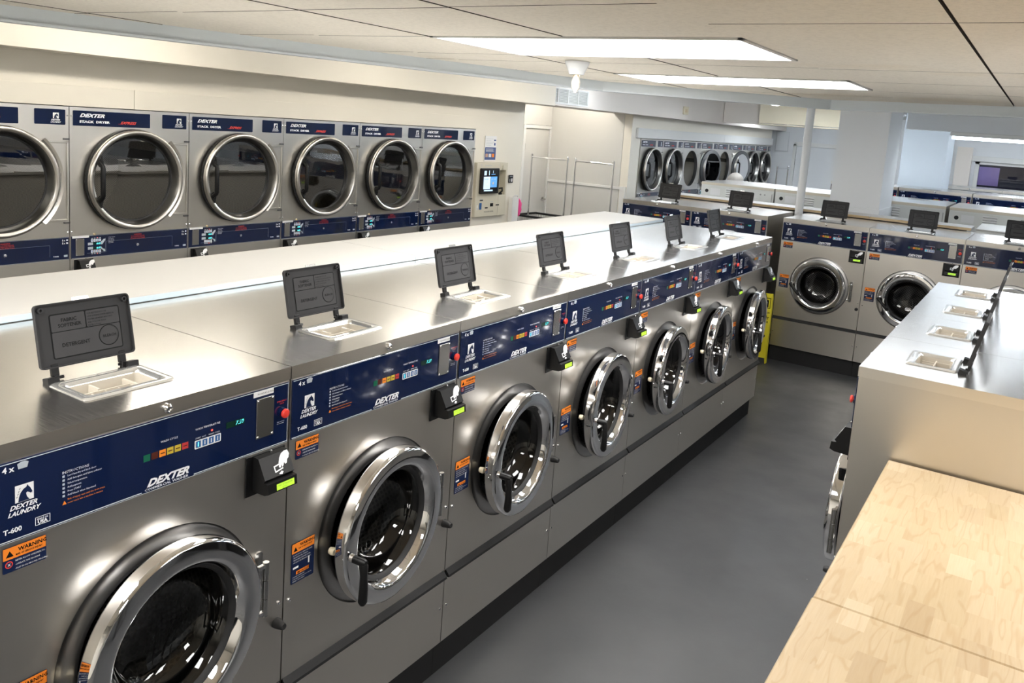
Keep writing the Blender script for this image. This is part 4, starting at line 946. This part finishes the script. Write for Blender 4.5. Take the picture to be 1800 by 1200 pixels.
# alcove
q=MB(); q.box(-4.72,-4.60,5.95,8.22,0,2.64,'wall_grey'); q.box(-4.72,-4.60,9.02,9.10,0,2.64,'wall_grey'); q.box(-4.72,-4.60,8.22,9.02,2.04,2.64,'wall_grey'); struct(q,'wall_alcove_left')
q=MB(); q.box(-4.60,-3.425,8.98,9.10,0,2.64,'wall_grey'); struct(q,'wall_alcove_back')
q=MB(); q.box(-4.60,-3.36,5.95,6.05,0,2.64,'wall_grey'); struct(q,'wall_alcove_near')
q=MB(); q.box(-4.59,-3.40,8.962,8.979,1.225,1.262,'trim_white',.003); q.box(-4.599,-4.582,6.06,8.21,1.225,1.262,'trim_white',.003); q.box(-3.40,-3.31,8.955,8.979,0,1.27,'trim_white',.003); struct(q,'trim_5')
q=MB(); q.box(-3.42,-3.30,8.98,9.28,0,2.64,'wall_warm'); q.box(-3.42,-3.30,9.28,15.70,1.957,2.64,'wall_warm'); struct(q,'wall_far_left')
q=MB(); q.box(-3.298,-3.262,9.12,12.7,1.960,2.10,'trim_white',.003); q.box(-3.298,-3.262,12.705,15.69,1.960,2.10,'trim_white',.003); struct(q,'trim_6')
d=tag(empty('door_1',(-4.60,0,0)),kind='structure'); q=MB(); q.box(-.05,-.008,8.29,8.95,0,1.985,'wall_grey',.002); q.build('door_leaf',d)
q=MB(); 
for (a0,a1,c0,c1) in ((8.225,8.285,0,2.035),(8.955,9.015,0,2.035),(8.285,8.955,1.988,2.035)): q.box(-.06,.014,a0,a1,c0,c1,'trim_white',.002)
q.build('door_frame',d)
q=MB(); q.lathe((-.008,8.885,.965),[(.030,0),(.030,.008),(.012,.012),(.012,.050)],'satin_metal',20,'x'); q.tube([(.042,8.89,.965),(.045,8.84,.967),(.044,8.77,.962)],.009,'satin_metal',10); q.build('door_handle',d)
for z_ in (.3,1.72): q=MB(); q.tube([(.004,8.288,z_-.05),(.004,8.288,z_+.05)],.008,'satin_metal',10); q.build('hinge',d)
# back wall, door, window
WZ=16.0; wx0,wx1,wz0,wz1=.44,4.6,.9,1.95
q=MB(); q.box(-7,-2.92,WZ,WZ+.12,0,2.64,'wall_cool'); q.box(-2.92,-1.86,WZ,WZ+.12,2.02,2.64,'wall_cool'); q.box(-1.86,wx0,WZ,WZ+.12,0,2.64,'wall_cool'); q.box(wx0,wx1,WZ,WZ+.12,0,wz0,'wall_cool'); q.box(wx0,wx1,WZ,WZ+.12,wz1,2.64,'wall_cool'); q.box(wx1,7,WZ,WZ+.12,0,2.64,'wall_cool'); struct(q,'wall_back')
d=tag(empty('door_2',(0,WZ,0)),kind='structure'); q=MB(); q.box(-2.85,-1.93,.01,.05,0,1.985,'wall_cool',.003); q.build('door_leaf',d)
q=MB()
for (a0,a1,c0,c1) in ((-2.915,-2.855,0,2.03),(-1.925,-1.865,0,2.03),(-2.915,-1.865,1.988,2.07)): q.box(a0,a1,-.02,.06,c0,c1,'trim_white',.003)
q.build('door_frame',d); q=MB(); q.box(-2.02,-1.98,-.05,.01,.92,1.16,'black_plastic',.006); q.build('door_handle',d)
q=MB(); q.lathe((-2.86,-.004,1.6),[(.012,0),(.012,.12)],'satin_metal',8,'z'); q.build('hinge',d)
q=MB(); q.box(-3.28,-3.02,WZ-.03,WZ-.001,1.86,2.26,'wall_cool',.006); struct(q,'trim_7')
d=tag(empty('window_1',(0,WZ,0)),kind='structure'); q=MB()
for (a0,a1,c0,c1) in ((wx0,wx0+.07,wz0,wz1),(wx1-.07,wx1,wz0,wz1),(wx0,wx1,wz0,wz0+.06),(wx0,wx1,wz1-.05,wz1),(1.62,1.69,wz0,wz1),(3.0,3.07,wz0,wz1)): q.box(a0,a1,.02,.09,c0,c1,'trim_white',.003)
q.box(wx0-.06,wx1+.06,-.04,.0-.001,wz1+.002,wz1+.10,'trim_white',.004); q.build('window_frame',d)
q=MB(); q.box(wx0+.07,wx1-.07,.05,.056,wz0+.06,wz1-.05,'glass_window'); q.build('window_pane',d)
q=MB(); q.box(.12,wx0-.062,WZ-.10,WZ-.001,0,2.2,'wall_pink'); struct(q,'trim_8')
# outside, seen through the window
q=MB(); q.quad((-12,16.3,-.05),(20,16.3,-.05),(20,40,-.05),(-12,40,-.05),'asphalt'); struct(q,'ground_outside')
r=empty('window_banner',(0,WZ+.075,0)); q=MB(); q.box(.515,.85,.0,.006,1.52,1.86,'purple'); q.build('sheet',r); tag(r,'square lilac sheet hanging in the dark window','banner')
r=empty('tree',(2.0,19.5,0)); q=MB(); random.seed(11)
q.tube([(0,0,-.05),(.05,0,1.0),(-.05,.1,2.0),(0,0,3.2)],[.20,.16,.12,.06],'bark',10)
for i in range(16):
    a=random.random()*6.28; z_=.9+random.random()*1.6; e=Vector((math.cos(a)*.9,math.sin(a)*.5,random.random()*.7-.1)); p0=Vector((0,0,z_)); q.tube([p0,p0+e*.6,p0+e*1.1+Vector((0,0,.2))],[.05,.03,.008],'bark',6)
q.build('trunk',r); tag(r,'bare dark tree outside the window','tree')
def car(loc,mt,label):
    r=empty('car',loc); q=MB(); pr=[(-2.1,.35),(-2.1,.75),(-1.2,.90),(-.7,1.38),(.8,1.40),(1.5,.95),(2.1,.85),(2.15,.35)]
    q.prism(pr,((0,-.85,0),(1,0,0),(0,0,1),(0,1,0)),1.7,mt); q.build('body',r)
    q=MB(); q.prism([(-1.05,.93),(-.65,1.32),(.75,1.34),(1.3,.97)],((0,-.856,0),(1,0,0),(0,0,1),(0,1,0)),.004,'screen_dark'); q.build('side_window',r)
    for x_ in (-1.35,1.35):
        for y_ in (-.80,.62): q=MB(); q.lathe((x_,y_,.27),[(0,0),(.32,0),(.32,.18),(0,.18)],'rubber',24); q.build('wheel',r)
    tag(r,label,'car')
car((4.6,19.0,0),'car_red','red car parked outside the dark window'); car((8.2,22.5,0),'car_blue','blue car parked farther off outside the window')
q=MB(); q.box(-12,20,30,30.3,-.05,7,'night'); struct(q,'facade_outside')
# headers, columns
q=MB(); q.box(-3.09,-2.462,12.05,12.25,2.305,2.64,'wall_pink'); struct(q,'trim_9')
q=MB(); q.box(-2.46,-.55,11.95,12.15,2.33,2.64,'wall_sun'); q.box(-2.46,-.55,11.90,12.20,2.300,2.318,'wall_sun'); struct(q,'trim_10')
q=MB(); q.box(.24,6.8,8.50,8.66,2.29,2.64,'wall_cool'); struct(q,'trim_11')
q=MB(); q.box(-.25,.235,7.45,8.21,0,2.64,'wall_cool'); q.box(-.262,.247,7.442,8.222,0,1.44,'wall_cool',.003); struct(q,'column_1')
q=MB(); q.box(-.24,.36,11.75,12.6,0,2.64,'column_blue',.004); struct(q,'column_2')
q=MB(); q.lathe((-.445,7.03,0),[(.040,0),(.040,2.64)],'wall_cool',28,'z'); q.lathe((-.445,7.03,0),[(.075,0),(.075,.012),(.042,.016)],'wall_cool',28,'z'); struct(q,'column_3')
q=MB(); q.box(6.9,7.02,-3.5,16.2,0,2.64,'wall_cool'); struct(q,'wall_right')
q=MB(); q.box(-7,7,-3.62,-3.5,0,2.64,'wall_warm'); struct(q,'wall_behind')
q=MB(); q.box(-7.1,-7,-3.5,16.2,0,2.64,'wall_cool'); struct(q,'wall_outer_left')

# ------------------------------------------------------------------ lights
llab=['big bright ceiling light panel, the larger of the two in view','thin-looking bright ceiling light panel beyond the larger one']
for i,(a,b_,c,d) in enumerate(LT):
    r=empty('ceiling_light',((a+b_)/2,(c+d)/2,zc)); hw,hd=(b_-a)/2,(d-c)/2; q=MB()
    for (s0,s1,t0,t1) in ((-hw,hw,-hd,-hd+.022),(-hw,hw,hd-.022,hd),(-hw,-hw+.022,-hd,hd),(hw-.022,hw,-hd,hd)): q.box(s0+.002,s1-.002,t0+.002,t1-.002,-.004,.008,'trim_white',.001)
    q.build('frame',r); q=MB(); q.box(-hw+.022,hw-.022,-hd+.022,hd-.022,.0,.006,'diffuser'); q.build('diffuser',r)
    tag(r,llab[i] if i<2 else 'added ceiling light panel outside the picture','ceiling light',None if i<2 else 'added ceiling light panels out of view')  # panels after the visible pair are added to match the room's brightness
def strip(x_,y_,z_,L,rz,mt,label=None,grp='added tube lights hidden from view'):
    r=empty('tube_light',(x_,y_,z_),rz); q=MB(); q.box(-L/2,L/2,-.07,.07,.015,.0612,'trim_white',.004); q.build('housing',r)
    for s_ in (-1,1): q=MB(); q.tube([(-L/2+.02,s_*.035,0),(L/2-.02,s_*.035,0)],.016,mt,10); q.build('tube',r)
    tag(r,label or 'added tube light hidden from view','tube light',grp)  # strips with the default label are unseen extras that brighten the room
mat('added_tube_warm', (.95,.97,1.0), .5, emit=(1.0,.93,.82), es=12.5); M['added_tube_cool'].node_tree.nodes['Principled BSDF'].inputs['Emission Strength'].default_value=19
for (x_,y_) in ((-2.75,-1.2),(-2.35,1.2),(-2.1,3.4),(-2.1,5.2),(-3.95,6.72),(-3.95,8.2)): strip(x_,y_,2.5785,1.2,R(90),'added_tube_warm')  # unseen warm tubes added to brighten the dryer wall and alcove
for (x_,y_) in ((-2.2,7.0),(-2.45,13.6),(-1.7,9.4),(-1.3,10.6),(1.8,9.6),(3.8,10.0),(1.6,11.7),(3.8,12.6),(1.5,14.2),(-1.2,13.8)): strip(x_,y_,2.5785,1.2,0,'added_tube_cool')  # unseen cool tubes added to light the far part of the room
mat('tube_header', (.95,.97,1.0), .5, emit=(.80,.90,1.0), es=6)
mat('added_tube_mid', (.95,.97,1.0), .5, emit=(.92,.96,1.0), es=7)
strip(.9,5.9,2.5785,1.2,0,'added_tube_mid');  # unseen tube added to lighten the square column
strip(1.28,8.58,2.2285,1.2,0,'tube_header','white tube light under the header right of the square column',None)
strip(3.3,7.6,2.5785,1.2,0,'tube_header'); strip(2.53,8.58,2.2285,1.2,0,'tube_header','white tube light under the header, beyond the right edge',None)  # the unlabelled strip is unseen, added to lift the right-hand row's tops

wd=bpy.data.worlds.new('world'); bpy.context.scene.world=wd; wd.use_nodes=True
wd.node_tree.nodes['Background'].inputs[0].default_value=(.10,.12,.22,1); wd.node_tree.nodes['Background'].inputs[1].default_value=1.1

# ------------------------------------------------------------------ camera
cam=bpy.data.cameras.new('camera'); co=bpy.data.objects.new('camera',cam); C.objects.link(co); bpy.context.scene.camera=co
yaw,pitch,roll,f=.5599,.142,.0726,1446.02
cy,sy,cp,sp=math.cos(yaw),math.sin(yaw),math.cos(pitch),math.sin(pitch)
F=Vector((-sy*cp,cy*cp,-sp)); Rt=Vector((cy,sy,0)); U=Rt.cross(F)
cr,sr=math.cos(roll),math.sin(roll); R2=Rt*cr+U*sr; U2=-Rt*sr+U*cr
mt=Matrix((R2,U2,-F)).transposed().to_4x4(); mt.translation=Vector((1.6492,-1.4924,2.0502)); co.matrix_world=mt
cam.sensor_width=36; cam.lens=f/1800*36; cam.shift_x=(900-922.5)/1800; cam.shift_y=(423.62-600)/1800; cam.clip_start=.02
sc=bpy.context.scene; sc.view_settings.view_transform='Standard'; sc.view_settings.look='None'; sc.view_settings.gamma=1; sc.view_settings.use_curve_mapping=False
sc.view_settings.exposure=1.33
sc.cycles.max_bounces=8; sc.cycles.diffuse_bounces=4; sc.cycles.glossy_bounces=5; sc.cycles.transparent_max_bounces=12
